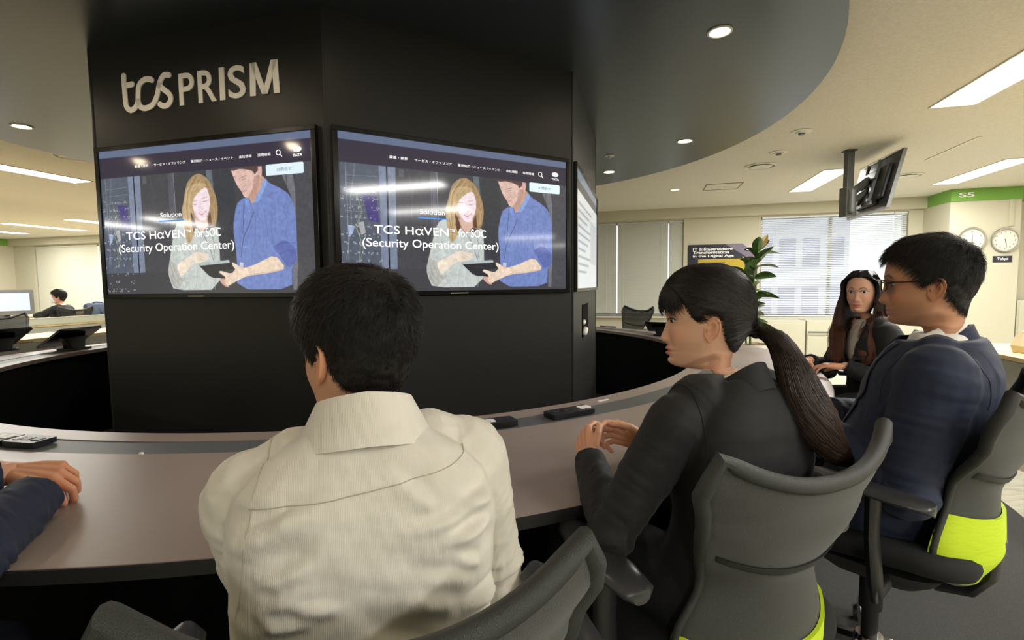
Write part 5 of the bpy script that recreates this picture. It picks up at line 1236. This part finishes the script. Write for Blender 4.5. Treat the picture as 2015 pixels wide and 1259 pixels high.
    v2, n2, f2 = remesh(tb_, .010, 6); mesh_obj('trousers', v2, f2, trouser_mat, root)
    if shoes:
        for nm in 'LR':
            a_ = an[nm]; m = MB(); rings = []
            for t, w, h in ((-.075, .012, .03), (-.07, .03, .06), (0, .038, .085), (.06, .042, .065), (.13, .046, .048), (.185, .036, .036), (.20, .012, .02)):
                rings.append([(a_.x + w * math.cos(q), a_.y + t + .02, .006 + h * .5 + h * .5 * math.sin(q)) for q in np.linspace(0, 2 * pi, 15)[:-1]])
            m.loft(rings); m.build('shoe', 'black', root, angle=50)
    return dict(root=root, H=H, N=N, S=S, E=Eb, W=Wr, loc=loc, bvh=bv, hip=hipL, Mi=Mi)
mat('suit_black', (20, 20, 22), 0.72, sheen=.06, bump=('noise', 700, .25, .0006))
mat('suit_navy', (28, 36, 60), 0.75, sheen=.06, bump=('noise', 800, .3, .0006), mottle=(900, (38, 47, 74), .5))
mat('shirt_white', (236, 234, 228), 0.75)
mat('trousers', (22, 23, 25), 0.8)
mat('trousers_navy', (30, 36, 54), 0.8)
# ------------------------------------------------------------------ hair
def sstep(a, b, x): t = np.clip((x - a) / (b - a), 0, 1); return t * t * (3 - 2 * t)
LINE_M = ([-.13, -.08, -.06, -.04, -.025, -.012, .004, .016, .024, .036, .050, .070, .12], [-.074, -.074, -.070, -.058, -.020, .000, -.020, -.018, .008, .030, .052, .066, .066])
LINE_F = ([-.13, -.07, -.05, -.036, -.028, -.018, .002, .012, .022, .034, .050, .070, .12], [-.088, -.084, -.070, -.045, .000, .016, .016, .004, .000, .020, .048, .070, .070])
def hair_weight(H, line, soft=.018):
    P = H.P; zl = np.interp(P[:, 1], *line); return sstep(0, soft, P[:, 2] - zl) * (H.row < 17.5)
def hair_cap(H, root, w, thick, m='hair_cap', rough=.0, name='hair', freq=60, parent=None):
    P = H.P; t = thick * w; d = np.zeros(len(P))
    if rough:
        d = np.array([noise.noise(Vector(p) * freq) for p in P]) * rough * w
    Q = P + H.N * (t + d + .0006)[:, None]
    Fs = [f for f in H.F if len(f) == 4 and min(w[i] for i in f) > .02] + [H.F[-1]]
    used = sorted({i for f in Fs for i in f}); mp = {i: k for k, i in enumerate(used)}
    c = np.tile(np.array(lin((22, 19, 18))), (len(used), 1))
    return mesh_obj(name, H.place(Q[used]), [tuple(mp[i] for i in f) for f in Fs], m, parent or root, c)
def sample_roots(H, w, n):
    P = H.P.reshape(H.nr, H.nc, 3); a = np.linalg.norm(np.gradient(P, axis=0), axis=2) * np.linalg.norm(np.roll(P, -1, 1) - P, axis=2)
    p = (a.ravel() * (w > .08)); p /= p.sum(); return rng.choice(len(p), n, p=p)
def short_hair(H, root, line, n, L_top, L_side, thick_top, thick_side, crown=(0.0, -.055, .10), fwd=.35, lift=.5, curl=.25, r0=.00042, seed=0, cols=None):
    w = hair_weight(H, line); P = H.P; z = P[:, 2]
    hgt = sstep(-.03, .085, z); thick = thick_side + (thick_top - thick_side) * hgt
    cap = hair_cap(H, root, w, thick * .78, rough=.0022, freq=85)
    idx = sample_roots(H, w, n); A = []
    cr = np.array(crown)
    for i in idx:
        p = P[i]; nn = H.N[i]; k = hgt[i]
        f = p - cr; f = f + np.array([0, fwd * .06, -.02]); f = f - nn * f.dot(nn); f /= np.linalg.norm(f) + 1e-9
        a = rng.normal(0, curl); g = f * math.cos(a) + np.cross(nn, f) * math.sin(a)
        # clumps: shared wobble
        cl = noise.noise_vector(Vector(p) * 55); g = g + .55 * curl * 2 * np.array(cl); g = g - nn * g.dot(nn); g /= np.linalg.norm(g) + 1e-9
        L = (L_side + (L_top - L_side) * k) * rng.uniform(.7, 1.2); q = p + nn * (thick[i] * w[i] * .55)
        lf = lift * rng.uniform(.4, 1.3)
        A.append([q + L * t * (g * (.75 + .25 * t) + nn * (lf * (1 - .62 * t) * (1 if t else 0))) for t in (0, .3, .62, 1.0)])
    A = H.place(np.array(A).reshape(-1, 3)).reshape(-1, 4, 3)
    o = strands_obj('hair_strands', A, r0, r0 * .35, 'hair_black', cap, cols); return cap
# head shape of each sitter
mat('seam_black', (12, 12, 13), .8); mat('seam_navy', (16, 20, 34), .8)
def armhole(p, m_, k=.90, r0=.0011, span=115):
    for nm in 'LR':
        N_, S_ = p['N'], p['S'][nm]; axis = Vector((S_.x - N_.x, 0, 0)).normalized(); c = N_ + (S_ - N_) * k + Vector((0, 0, -.03)); pts = []
        for a in np.linspace(-span, span, 40):
            d = Vector((0, math.sin(math.radians(a)), math.cos(math.radians(a)))) + axis * .25 * (1 - math.cos(math.radians(a))) * .5
            h = p['bvh'].ray_cast(c + d * .2, -d)
            if h[0] is not None and (not pts or (h[0] - pts[-1]).length < .03): pts.append(h[0] + h[1] * .0003)
        if len(pts) > 6: m = MB(); m.tube(pts, r0, 6); m.build('armhole_seam', m_, p['root'])
# ------------------------------------------------------------------ man in the white shirt
mat('shirt_stripe', (222, 217, 206), 0.8, sheen=.15, bump=('wave', 150, .2, .0008), mottle=(26, (203, 198, 184), .4))
mat('seam', (178, 170, 152), 0.8)
def shirt_folds(v, nrm, hip, N, S):
    """drag lines across the back of a loose shirt"""
    rl = random.Random(11); back = sstep(.2, .75, -nrm[:, 1]); d = np.zeros(len(v))
    X = v[:, 0]; Z = v[:, 2] - N.z
    for k in range(54):
        s = rl.choice((-1, 1)); z0 = rl.uniform(-.46, -.06); x0 = s * rl.uniform(.08, .21); L = rl.uniform(.06, .20); sl = rl.uniform(-.25, .45) * s
        if z0 > -.2: L *= .6
        u = (X - x0) * -s; t = u / L; zc = z0 + sl * (X - x0) * -1 - .35 * s * 0 + .25 * (u ** 2) / .2
        wd = rl.uniform(.008, .014); am = rl.uniform(.006, .015) * (1.0 if z0 < -.2 else .6)
        m = np.clip(np.minimum(t * 4 + .3, (1 - t) * 2.2), 0, 1)
        d += am * m * (np.exp(-((Z - zc) / wd) ** 2) - .6 * np.exp(-((Z - zc - 1.7 * wd) / wd) ** 2))
    for z0, am in ((-.335, .006), (-.395, .0075), (-.44, .007), (-.30, .003), (-.48, .006)):
        zc = z0 + .030 * np.sin(X * 9 + z0 * 40) + .10 * X; d += 2.2 * am * np.exp(-((Z - zc) / .011) ** 2) * (.4 + .6 * np.clip(np.abs(X + .05) / .12, 0, 1))
    for i, p in enumerate(v):
        if back[i] > .05: d[i] += .0012 * noise.noise(Vector((p[0] * 14, 0, p[2] * 70 + p[0] * 18)))
    # yoke: a small step along the seam
    zy = -.036 + .10 * X; d += .0022 * sstep(-.003, .003, Z - zy) * back * np.exp(-np.clip(Z - zy, 0, 1) / .05)
    return v + nrm * (d * back)[:, None]
pA = make_person('person in a white shirt seen from behind, seated in the middle of the table', (-.212, .690), -19, (-.228, .755, .995),
    dict(pos=(-.254, .800, 1.122), yaw=-57, pitch=2, shape=dict(scale=(.98, 1.0, .98)), fold_fn=shirt_folds),
    dict(L=(-.36, 1.08, .765), R=(-.16, 1.12, .765)), dict(L=(-.35, -.2, -.9), R=(.35, -.2, -.9)), upper='shirt', top_mat='shirt_stripe', trouser_mat='trousers', grow=.012, bulge=.060, sh_w=.158, sh_drop=.078,
    sleeve=(.076, .064, .052), wrinkle=.0045, voxel=.0038, sh_roll=.010, skin=(206, 158, 126), wscale=.93, sh_fwd=.02,
    hands=dict(L=dict(d=(.8, .6, -.05), back=(0, 0, 1), side=1, curl=(18, 25, 15)), R=dict(d=(-.8, .55, -.05), back=(0, 0, 1), side=-1, curl=(18, 25, 15))))
short_hair(pA['H'], pA['root'], LINE_M, 18000, .030, .008, .018, .004, curl=.5, lift=.55, seed=1)
collar_strip(pA['root'], 'collar', 'shirt_stripe', pA['N'] + Vector((0, -.010, .030)), .070, .072, .040, (.050, .03), 18, .040, .066, fold=.006)
def on_surface(bv, p, d):
    h = bv.ray_cast(Vector(p), Vector(d)); return (h[0], h[1]) if h[0] else (None, None)
# yoke seam and sleeve seams laid on the shirt
pts = []
for x in np.linspace(-.145, .145, 42):
    q, n_ = on_surface(pA['bvh'], (x + pA['N'].x * .6, -.7, pA['N'].z - .036 + .10 * (x + pA['N'].x * .6)), (0, 1, 0))
    if q: pts.append(q + n_ * .0004)
m = MB(); m.tube(pts, .0008, 6); m.build('yoke_seam', 'seam', pA['root'])

armhole(pA, 'seam', .84, .0009)

# ------------------------------------------------------------------ woman with the ponytail
wl = unproj_z(1166, 893, .775); wr = unproj_z(1268, 872, .775)
pF = make_person('person with a long black ponytail and black suit leaning on the table, face in profile', (.470, 1.065), -26, (.487, 1.092, 1.000),
    dict(pos=(.445, 1.152, 1.136), yaw=-73, pitch=2, roll=0, ear=.92, shape=dict(scale=(.95, .97, .97), female=True, nose=.82, lips=1.1, lipcol=(202, 84, 92), jaw=.98, neckw=.88), eyes=dict(female=True, opening=1.0)),
    dict(L=(wl.x - .012, wl.y - .03, .772), R=(wr.x + .012, wr.y + .0, .778)), dict(L=(-.35, -.5, -.8), R=(.8, .2, -.8)), kind='f', top_mat='suit_black', skin=(224, 176, 148), grow=.010, bulge=.070, sh_w=.162, sh_drop=.070,
    arm=(.275, .245), sleeve=(.062, .052, .041), wrinkle=.0040, voxel=.0045, hand_size=.92, vneck=.26, wscale=.92,
    hands=dict(L=dict(d=(-.05, .9, .35), back=(-.85, .0, .5), side=1, curls=((35, 45, 30), (42, 50, 30), (48, 52, 30), (50, 55, 30)), thumb=(.55, .8, -.2), tcurl=30),
               R=dict(d=(-.92, .25, .25), back=(.25, .9, .30), side=-1, curls=((30, 40, 25), (38, 45, 25), (45, 50, 30), (50, 55, 30)), thumb=(.5, .8, -.3), tcurl=25)))
def swept_hair(H, root):
    w = hair_weight(H, LINE_F, .012); P = H.P
    thick = .004 + .010 * sstep(-.06, .05, P[:, 2])
    # soft ridges running to the tie
    tie = np.array([0, -.108, -.028]) * np.array([1, 1, 1]); rel = P - tie; ang = np.arctan2(rel[:, 0], rel[:, 2] + .02)
    cap = hair_cap(H, root, w, thick, m='hair_cap'); 
    idx = sample_roots(H, w, 5200); A = []
    kd = kdtree.KDTree(len(P)); Q = P + H.N * (thick * np.maximum(w, .25))[:, None]
    for i, q in enumerate(P): kd.insert(q, i)
    kd.balance()
    for i in idx:
        p = P[i]; path = []
        if p[2] < .024 and p[1] > -.032: continue
        if p[2] > .05 and p[1] > .01 and abs(p[0]) < .05 and rng.random() < .25: continue
        jit = rng.normal(0, .005, 3); T = tie + jit
        for t in np.linspace(0, 1, 9):
            c = p * (1 - t) + T * t; c = c + np.array([0, 0, .010 * math.sin(pi * t)])
            for _ in range(2):
                _, k, dist = kd.find(c); nn = H.N[k]; s = (c - P[k]).dot(nn); tgt = thick[k] * max(w[k], .3) + .0012 + .0025 * rng.random() * 0 + .003 * t ** 3
                if s < tgt: c = c + nn * (tgt - s)
            path.append(c)
        A.append(path)
    A = np.array(A); A += np.array([noise.noise_vector(Vector(a[4]) * 40) for a in A])[:, None, :] * .0018
    A = H.place(A.reshape(-1, 3)).reshape(-1, 9, 3); strands_obj('hair_strands', A, .0006, .0004, 'hair_black', cap)
    E_ = []                   # fine hairs along the temple hairline
    cand = [i for i in range(len(P)) if .02 < w[i] < .8 and -.020 < P[i][1] < .062 and P[i][2] < .075]
    for i in rng.choice(cand, 900):
        g = np.array([0, -.85, .12 + .5 * (P[i][2] < .02) * -1.0]) + rng.normal(0, .18, 3); nn = H.N[i]; g = g - nn * g.dot(nn); g /= np.linalg.norm(g); L_ = rng.uniform(.010, .024)
        E_.append([P[i] - g * .004 + g * L_ * t + nn * (.001 + .004 * t) for t in (0, .33, .66, 1)])
    strands_obj('temple_hairs', H.place(np.array(E_).reshape(-1, 3)).reshape(-1, 4, 3), .0004, .0002, 'hair_black', cap)
    # fringe over the forehead
    B = []
    for k in range(1500):
        x = rng.uniform(-.052, .052); y0 = .052 - 6 * x * x; z0 = .082 + rng.uniform(-.01, .012); sidef = rng.random() < .30
        if sidef: x = math.copysign(rng.uniform(.040, .058), x)
        zt = .020 + 1.6 * abs(x) * .2 + rng.normal(0, .006) - (.022 * rng.random() if sidef else 0); path = []
        xe = x * 1.12 + rng.normal(0, .003)
        for t in np.linspace(0, 1, 8):
            z = z0 + (zt - z0) * t; xx = x + (xe - x) * t; h = H.bvh.ray_cast(Vector((xx, .3, z)), Vector((0, -1, 0))); ys = h[0].y if h[0] else .04
            ys = max(ys, .02); o = .004 + .016 * math.sin(pi * min(1, .25 + t * .62)) + rng.normal(0, .0008)
            path.append((xx, ys + o * .8, z + .004 * (1 - t)))
        B.append(path)
    B = H.place(np.array(B).reshape(-1, 3)).reshape(-1, 8, 3); strands_obj('fringe', B, .0005, .00022, 'hair_black', cap)
    return cap
capF = swept_hair(pF['H'], pF['root'])
H = pF['H']; tieW = H.pos + H.R @ Vector((0, -.112, -.030))
def ponytail(p, cap):
    L = p['loc']
    pts = [tieW + H.R @ Vector((0, .012, .004)), tieW, L((.578, 1.080, 1.095)), L((.598, 1.052, 1.035)), L((.612, 1.022, .972)), L((.632, .998, .915)), L((.655, .990, .872)), L((.690, 1.000, .850))]
    rad = [.018, .0135, .026, .038, .046, .044, .030, .005]
    pts = [Vector(q) for q in pts]; ts = np.linspace(0, len(pts) - 1, 15); C_ = crom([tuple(q) for q in pts], ts); R_ = np.interp(ts, range(len(pts)), rad)
    m = MB(); m.tube([Vector(c) for c in C_], list(R_ * .86), 16, flat=(1, .72)); core = m.build('ponytail', 'hair_cap', cap)
    T = np.gradient(C_, axis=0); T /= np.linalg.norm(T, axis=1, keepdims=True); sideX = np.cross(T, [0, 0, 1.0]); sideX /= np.linalg.norm(sideX, axis=1, keepdims=True); up_ = np.cross(sideX, T)
    A = []
    for k in range(6500):
        a = rng.uniform(0, 2 * pi); q = math.sqrt(rng.uniform(.45, 1.15)); tw = rng.normal(0, .25); e = rng.uniform(.82, 1.05); ph = rng.uniform(0, 6); path = []
        for i in range(15):
            f = i / 14 * e; j = f * 14; i0 = min(int(j), 13); g = j - i0; c = C_[i0] * (1 - g) + C_[min(i0 + 1, 14)] * g; r = R_[i0] * (1 - g) + R_[min(i0 + 1, 14)] * g
            aa = a + tw * f; r = r * q * (1 + .04 * math.sin(ph + 6 * f)) + (.004 * f * rng.normal() if i > 9 else 0)
            path.append(c + sideX[i0] * (r * math.cos(aa)) + up_[i0] * (r * .75 * math.sin(aa)))
        A.append(path)
    def colfn(A): 
        k = np.linspace(0, 1, A.shape[1])[None, :, None]; return np.array(lin((28, 24, 23))) * (1 - k) + np.array(lin((84, 64, 54))) * k + np.zeros((A.shape[0], A.shape[1], 3))
    strands_obj('ponytail_strands', np.array(A), .00045, .0003, 'hair_black', core, colfn)
    m = MB(); m.lathe([(.012, -.006), (.0165, -.004), (.0175, 0), (.0165, .004), (.012, .006)], 20, M=Matrix.Translation(tieW) @ (Vector(C_[3]) - tieW).to_track_quat('Z', 'Y').to_matrix().to_4x4(), caps=True); m.build('hair_tie', 'black', cap)
ponytail(pF, capF)
collar_strip(pF['root'], 'collar', 'suit_black', pF['N'] + Vector((0, -.006, .012)), .058, .064, .070, (.042, .02), 42, .024, .052, fold=.007, frontdrop=.06)
collar_strip(pF['root'], 'shirt_collar', 'shirt_white', pF['N'] + Vector((0, .006, -.040)), .054, .058, .055, (.030, .02), 20, .006, .022, fold=.003)

armhole(pF, 'seam_black')
# ------------------------------------------------------------------ man with glasses
wr_ = unproj_z(1622, 812, .775); wl_ = unproj_z(1606, 850, .765)
pN = make_person('person with glasses and a navy suit seated in profile at the right', (1.13, 1.47), -50, (1.200, 1.395, 1.060),
    dict(pos=(1.168, 1.405, 1.214), yaw=-56, pitch=3, ear=1.05, shape=dict(scale=(1.07, 1.06, 1.03), nose=.95, jaw=1.12, stubble=.25, lips=.75, lipcol=(186, 112, 100), neckw=1.14, nape=.018, jawdef=.06), eyes=dict(opening=.8)),
    dict(L=(wl_.x + .02, wl_.y, .770), R=(wr_.x + .02, wr_.y + .0, .775)), dict(L=(.1, -.7, -.8), R=(.3, .6, -.8)), top_mat='suit_navy', trouser_mat='trousers_navy', skin=(198, 146, 114), grow=.030, bulge=.06, sh_w=.192, sh_drop=.090,
    sleeve=(.090, .072, .055), wrinkle=.0050, voxel=.0055, belly=.03, wscale=1.12, vneck=.30, arm=(.30, .26),
    hands=dict(L=dict(d=(-.7, .7, 0), back=(0, 0, 1), side=1, curl=(20, 30, 20)), R=dict(d=(-.9, .2, .05), back=(.2, .2, 1), side=-1, curl=(25, 30, 20))))
short_hair(pN['H'], pN['root'], ([-.13, -.08, -.06, -.04, -.025, -.012, .004, .016, .024, .036, .050, .066, .12], [-.098, -.094, -.080, -.050, -.010, .004, -.012, -.012, .014, .036, .060, .074, .074]), 14000, .036, .015, .014, .009, curl=.35, lift=.42, fwd=.55, crown=(.01, -.06, .10))
collar_strip(pN['root'], 'collar', 'suit_navy', pN['N'] + Vector((0, .006, .004)), .074, .078, .085, (.036, .03), 58, .022, .050, fold=.008, frontdrop=.07)
collar_strip(pN['root'], 'shirt_collar', 'shirt_white', pN['N'] + Vector((0, .012, .010)), .064, .070, .050, (.054, .03), 10, .012, .046, fold=.003, frontdrop=.03)
mat('glasses_frame', (40, 22, 22), 0.3); mat('lens', (255, 255, 255), 0.02, trans=1.0, ior=1.05)
def glasses(p):
    H = p['H']; pl = lambda x, y, z: H.pos + H.R @ Vector((x, y, z)); r = None; m = MB(); yf = .101
    for s in (-1, 1):
        P = []
        for k in range(25):
            t = 2 * pi * k / 24; P.append(pl(s * (.033 + .0245 * math.copysign(abs(math.cos(t)) ** .75, math.cos(t))), yf - .010 * ((abs(s * .033 + s * .0245 * math.cos(t)) / .058) ** 2), -.002 + .0165 * math.copysign(abs(math.sin(t)) ** .8, math.sin(t))))
        m.tube(P, .0016, 6, caps=False)
        m.tube([pl(s * .0575, yf - .010, .006), pl(s * .073, yf - .018, .007), pl(s * .0815, .06, .006), pl(s * .083, -.004, .004), pl(s * .081, -.028, -.012)], [.0018] * 5, 6)
    m.tube([pl(-.0095, yf - .001, .003), pl(0, yf + .003, .006), pl(.0095, yf - .001, .003)], .0016, 6)
    g = m.build('glasses', 'glasses_frame', p['root']); 
    for s in (-1, 1):
        q = MB(); q.add([pl(s * (.033 + .0235 * math.copysign(abs(math.cos(t)) ** .75, math.cos(t))), yf - .010 * ((abs(.033 + .0235 * math.cos(t)) / .058) ** 2), -.002 + .0158 * math.copysign(abs(math.sin(t)) ** .8, math.sin(t))) for t in np.linspace(0, 2 * pi, 25)[:-1]], [tuple(range(24))]); q.build('lens', 'lens', g, smooth=False)
glasses(pN)
armhole(pN, 'seam_navy')

# ------------------------------------------------------------------ long-haired woman by the window
wl3 = unproj_z(1652, 797, .77)
pD = make_person('person with long brown hair and black suit seated by the bright window', (1.985, 2.66), -86, (1.955, 2.715, 1.005),
    dict(pos=(1.925, 2.735, 1.158), yaw=-128, pitch=-2, ear=.9, shape=dict(scale=(.93, .95, .97), female=True, nose=.62, lips=.9, lipcol=(196, 104, 102), jaw=.90, neckw=.9, brow=(84, 62, 54)), eyes=dict(female=True, opening=1.3)),
    dict(L=(1.76, 2.60, .772), R=(1.70, 2.82, .772)), dict(L=(.4, -.5, -.8), R=(.5, .6, -.8)), kind='f', top_mat='suit_black', skin=(216, 166, 140), grow=.014, bulge=.03, sh_w=.160, sh_drop=.060,
    arm=(.275, .24), sleeve=(.062, .052, .042), wrinkle=.0035, voxel=.006, hand_size=.92, vneck=.34, fine=False,
    hands=dict(L=dict(d=(-.9, .5, 0), back=(0, 0, 1), side=1), R=dict(d=(-.9, -.4, 0), back=(0, 0, 1), side=-1)))
def lift_off(A, bv, gap):
    """keep hair points outside the clothing surface"""
    out = A.copy()
    for i, q in enumerate(A):
        h = bv.find_nearest(Vector(q), .08)
        if h[0] is not None and (Vector(q) - h[0]).dot(h[1]) < gap: out[i] = h[0] + h[1] * gap
    return out
def long_hair(p, length=.36):
    H = p['H']; root = p['root']; w = hair_weight(H, ([-.13, -.03, .0, .02, .03, .04, .055, .07, .12], [-.12, -.11, -.07, -.02, .01, .035, .060, .078, .078]), .012); P = H.P
    cap = hair_cap(H, root, w, np.full(len(P), .004)); A = []
    for k in range(7000):
        s = rng.choice((-1, 1)); y0 = rng.uniform(-.085, .072); x0 = s * .004; h = H.bvh.ray_cast(Vector((x0 + .006, y0, .3)), Vector((0, 0, -1))); z0 = (h[0].z if h[0] else .08) + .010
        b = np.clip((-.02 - y0) / .065, 0, 1); a = rng.normal(0, .006); o = rng.uniform(0, .014)
        xs = s * ((.080 + .008 * (y0 < 0) + o) * (1 - b) + (.03 + .05 * rng.random()) * b); ys = y0 * (1 - b) * .55 + .006 * (1 - b) + (-.112 - o) * b
        Lh = length * rng.uniform(.62, 1.06)
        pts = [(x0, y0, z0), (s * .040, y0 * .95, min(z0 + .002, .118) - .001), (s * (.078 * (1 - b) + .05 * b) + s * o * .5, y0 * .85 - .02 * b, .060), (xs * .98, ys * .9, .00), (xs * 1.03 + a, ys + .008 * (1 - b), -.08), (xs * 1.08 + a, ys + .024 * (1 - b) + a, -.17), (xs * 1.02 + a * 2, ys + .050 * (1 - b) + a, -.17 - (Lh - .17) * .5), (xs * .90 + a * 2, ys + .066 * (1 - b) + a, -Lh)]
        A.append(crom(pts, np.linspace(0, 7, 16)))
    for s in (-1, 1):          # solid layer under the strands
        rows = []
        for y0 in np.linspace(-.088, .050, 15):
            b = float(np.clip((-.02 - y0) / .065, 0, 1)); h = H.bvh.ray_cast(Vector((s * .01, y0, .3)), Vector((0, 0, -1))); z0 = (h[0].z if h[0] else .08) + .004
            xs = s * (.086 * (1 - b) + .03 * b); ys = y0 * (1 - b) * .55 + .006 * (1 - b) - .112 * b
            q = [(0, y0, z0), (s * .040, y0 * .95, min(z0, .110) - .008), (s * (.074 * (1 - b) + .05 * b), y0 * .85 - .02 * b, .058), (xs * .97, ys * .9, .00), (xs * 1.02, ys + .008 * (1 - b), -.08), (xs * 1.05, ys + .024 * (1 - b), -.17), (xs * 1.0, ys + .046 * (1 - b), -.17 - (length - .17) * .45), (xs * .94, ys + .058 * (1 - b), -length * .9)]
            rows.append([tuple(c) for c in H.place(crom(q, np.linspace(0, 7, 18)))])
        m = MB(); m.loft(rows, caps=False, close=False); o = m.build('hair_layer', 'hair_cap', cap, fix=False)
        md = o.modifiers.new('t', 'SOLIDIFY'); md.thickness = .012; md.offset = 0
    A = np.array(A); A += np.array([noise.noise_vector(Vector(a[9]) * 30) for a in A])[:, None, :] * (np.linspace(0, 1, 16)[None, :, None] ** 1.5) * .012
    def colfn(A):
        k = np.linspace(0, 1, 16)[None, :, None]; k = np.clip((k - .45) / .5, 0, 1); return np.array(lin((34, 27, 25))) * (1 - k) + np.array(lin((112, 68, 48))) * k + np.zeros((len(A), 16, 3))
    A = H.place(A.reshape(-1, 3)); A = lift_off(A, p['bvh'], .004).reshape(-1, 16, 3)
    strands_obj('hair_strands', A, .0007, .0004, 'hair_black', cap, colfn)
long_hair(pD)
collar_strip(pD['root'], 'collar', 'suit_black', pD['N'] + Vector((0, -.006, -.012)), .066, .070, .070, (.036, .02), 46, .022, .046, fold=.007, frontdrop=.09)
collar_strip(pD['root'], 'shirt_collar', 'shirt_white', pD['N'] + Vector((0, .004, .0)), .056, .062, .050, (.032, .02), 14, .012, .034, fold=.003, frontdrop=.02)

# ------------------------------------------------------------------ person cut off by the left edge
pE = make_person('person at the left edge of whom only folded hands and a navy sleeve show', (-1.10, .45), -2, (-1.09, .60, 1.01),
    dict(pos=(-1.09, .665, 1.150), yaw=10, shape=dict(scale=(1.03, 1.02, 1.0))),
    dict(L=(-1.170, 1.130, .796), R=(-1.062, 1.085, .770)), dict(L=(-.8, -.3, -.6), R=(.1, -.2, -1)), arm=(.29, .27), sleeve_end=.90, top_mat='suit_navy', trouser_mat='trousers_navy', skin=(226, 172, 142), grow=.02, bulge=.06, sh_w=.185, sh_drop=.07, sleeve=(.080, .066, .054), wrinkle=.0050, voxel=.0055, sh_fwd=.03,
    hands=dict(L=dict(d=(.97, -.02, -.04), back=(-.05, -.35, .9), side=-1 * -1, curls=((38, 55, 35), (42, 58, 35), (46, 60, 38), (48, 60, 38)), thumb=(.5, .85, -.2), tcurl=15),
               R=dict(d=(-.52, .85, -.06), back=(.1, .2, 1), side=-1, curl=(20, 30, 20), thumb=(.75, .6, -.2))))
short_hair(pE['H'], pE['root'], LINE_M, 3500, .035, .012, .022, .006, r0=.0008)
collar_strip(pE['root'], 'collar', 'suit_navy', pE['N'] + Vector((0, -.010, -.010)), .074, .078, .08, (.040, .03), 48, .024, .05, fold=.008, frontdrop=.07)

# ------------------------------------------------------------------ masked man far left
pw = W3(-9.66, 6.42, 0)
def fp(du, dv, z): q = pw + W3(du, dv, z); return (q.x, q.y, z)
pM = make_person('person in a dark suit and white face mask seated far left', (pw.x, pw.y), -105, fp(-.06, .0, .94),
    dict(pos=fp(-.12, .0, 1.095), yaw=-118, shape=dict(scale=(1.02, 1.0, 1.0))),
    dict(L=fp(-.50, -.12, .78), R=fp(-.5, .12, .78)), dict(L=(.4, -.6, -.8), R=(.4, .6, -.8)), top_mat='suit_black', skin=(214, 164, 138), wrinkle=.003, voxel=.010, fine=False, grow=.016)
short_hair(pM['H'], pM['root'], LINE_M, 2500, .034, .012, .022, .006, r0=.0012)
collar_strip(pM['root'], 'shirt_collar', 'shirt_white', pM['N'] + Vector((0, .004, .004)), .064, .07, .055, (.046, .03), 14, .008, .034, fold=.003)
Hm = pM['H']; m = MB(); rows = []
for z in np.linspace(-.018, -.108, 8):
    r_ = []
    for x in np.linspace(-.060, .060, 15): r_.append(Hm.pos + Hm.R @ Vector((x, Hm.front_y(x, max(z, -.095)) + .006 + .010 * math.cos(x / .06 * 1.5), z)))
    rows.append(r_)
m.loft(rows, caps=False, close=False); m.build('face_mask', 'white_flat', pM['root'], fix=False)
# blue-grey jacket hung over the chair by the column edge
mat('jacket_blue', (72, 84, 108), 0.8)
q = W3(-9.5, 7.05, 0); r = empty('hung_jacket', (q.x, q.y, 0), az(75 + 14.4), 'blue-grey jacket hung over a chair back at the far left beside the column', 'jacket')
m = MB(); m.capsule([(-.19, -.22, .90), (.19, -.22, .90)], .075, 14); m.loft([[(x, y - .22, z) for x, y in rrect(w, d, .06)] for z, w, d in ((.52, .40, .20), (.7, .46, .22), (.9, .46, .17))])
v, nn, f = remesh(m, .012, 5); v = v + nn * np.array([noise.noise(Vector(p) * 12) * .012 for p in v])[:, None]; mesh_obj('cloth', v, f, 'jacket_blue', r)
m = MB(); m.tube([(-.1, -.20, .97), (0, -.25, .985), (.1, -.20, .97)], .02, 10); m.build('collar', 'jacket_blue', r)

# ------------------------------------------------------------------ monitor on the far desk, papers on the right desk
mat('monitor_page', (170, 190, 220), .3, emit=(176, 196, 226), estr=.7)
q = W3(-8.62, 5.02, .72); r = empty('computer_monitor', q, az(14.4 + 105), 'computer monitor with a pale page at the left photo edge', 'monitor')
MB().box((0, 0, .33), (.56, .03, .36)).build('casing', 'grey_plastic', r, smooth=False, bevel=.006); MB().box((0, .017, .335), (.46, .003, .25)).build('screen', 'monitor_page', r, smooth=False); MB().box((0, -.0168, .335), (.46, .003, .25)).build('rear_panel', 'grey_plastic', r, smooth=False)
MB().box((0, -.02, .12), (.05, .03, .2)).build('neck', 'dark_plastic', r, smooth=False); MB().prism(rrect(.24, .18, .03), 0, .015).build('foot', 'dark_plastic', r, angle=30)
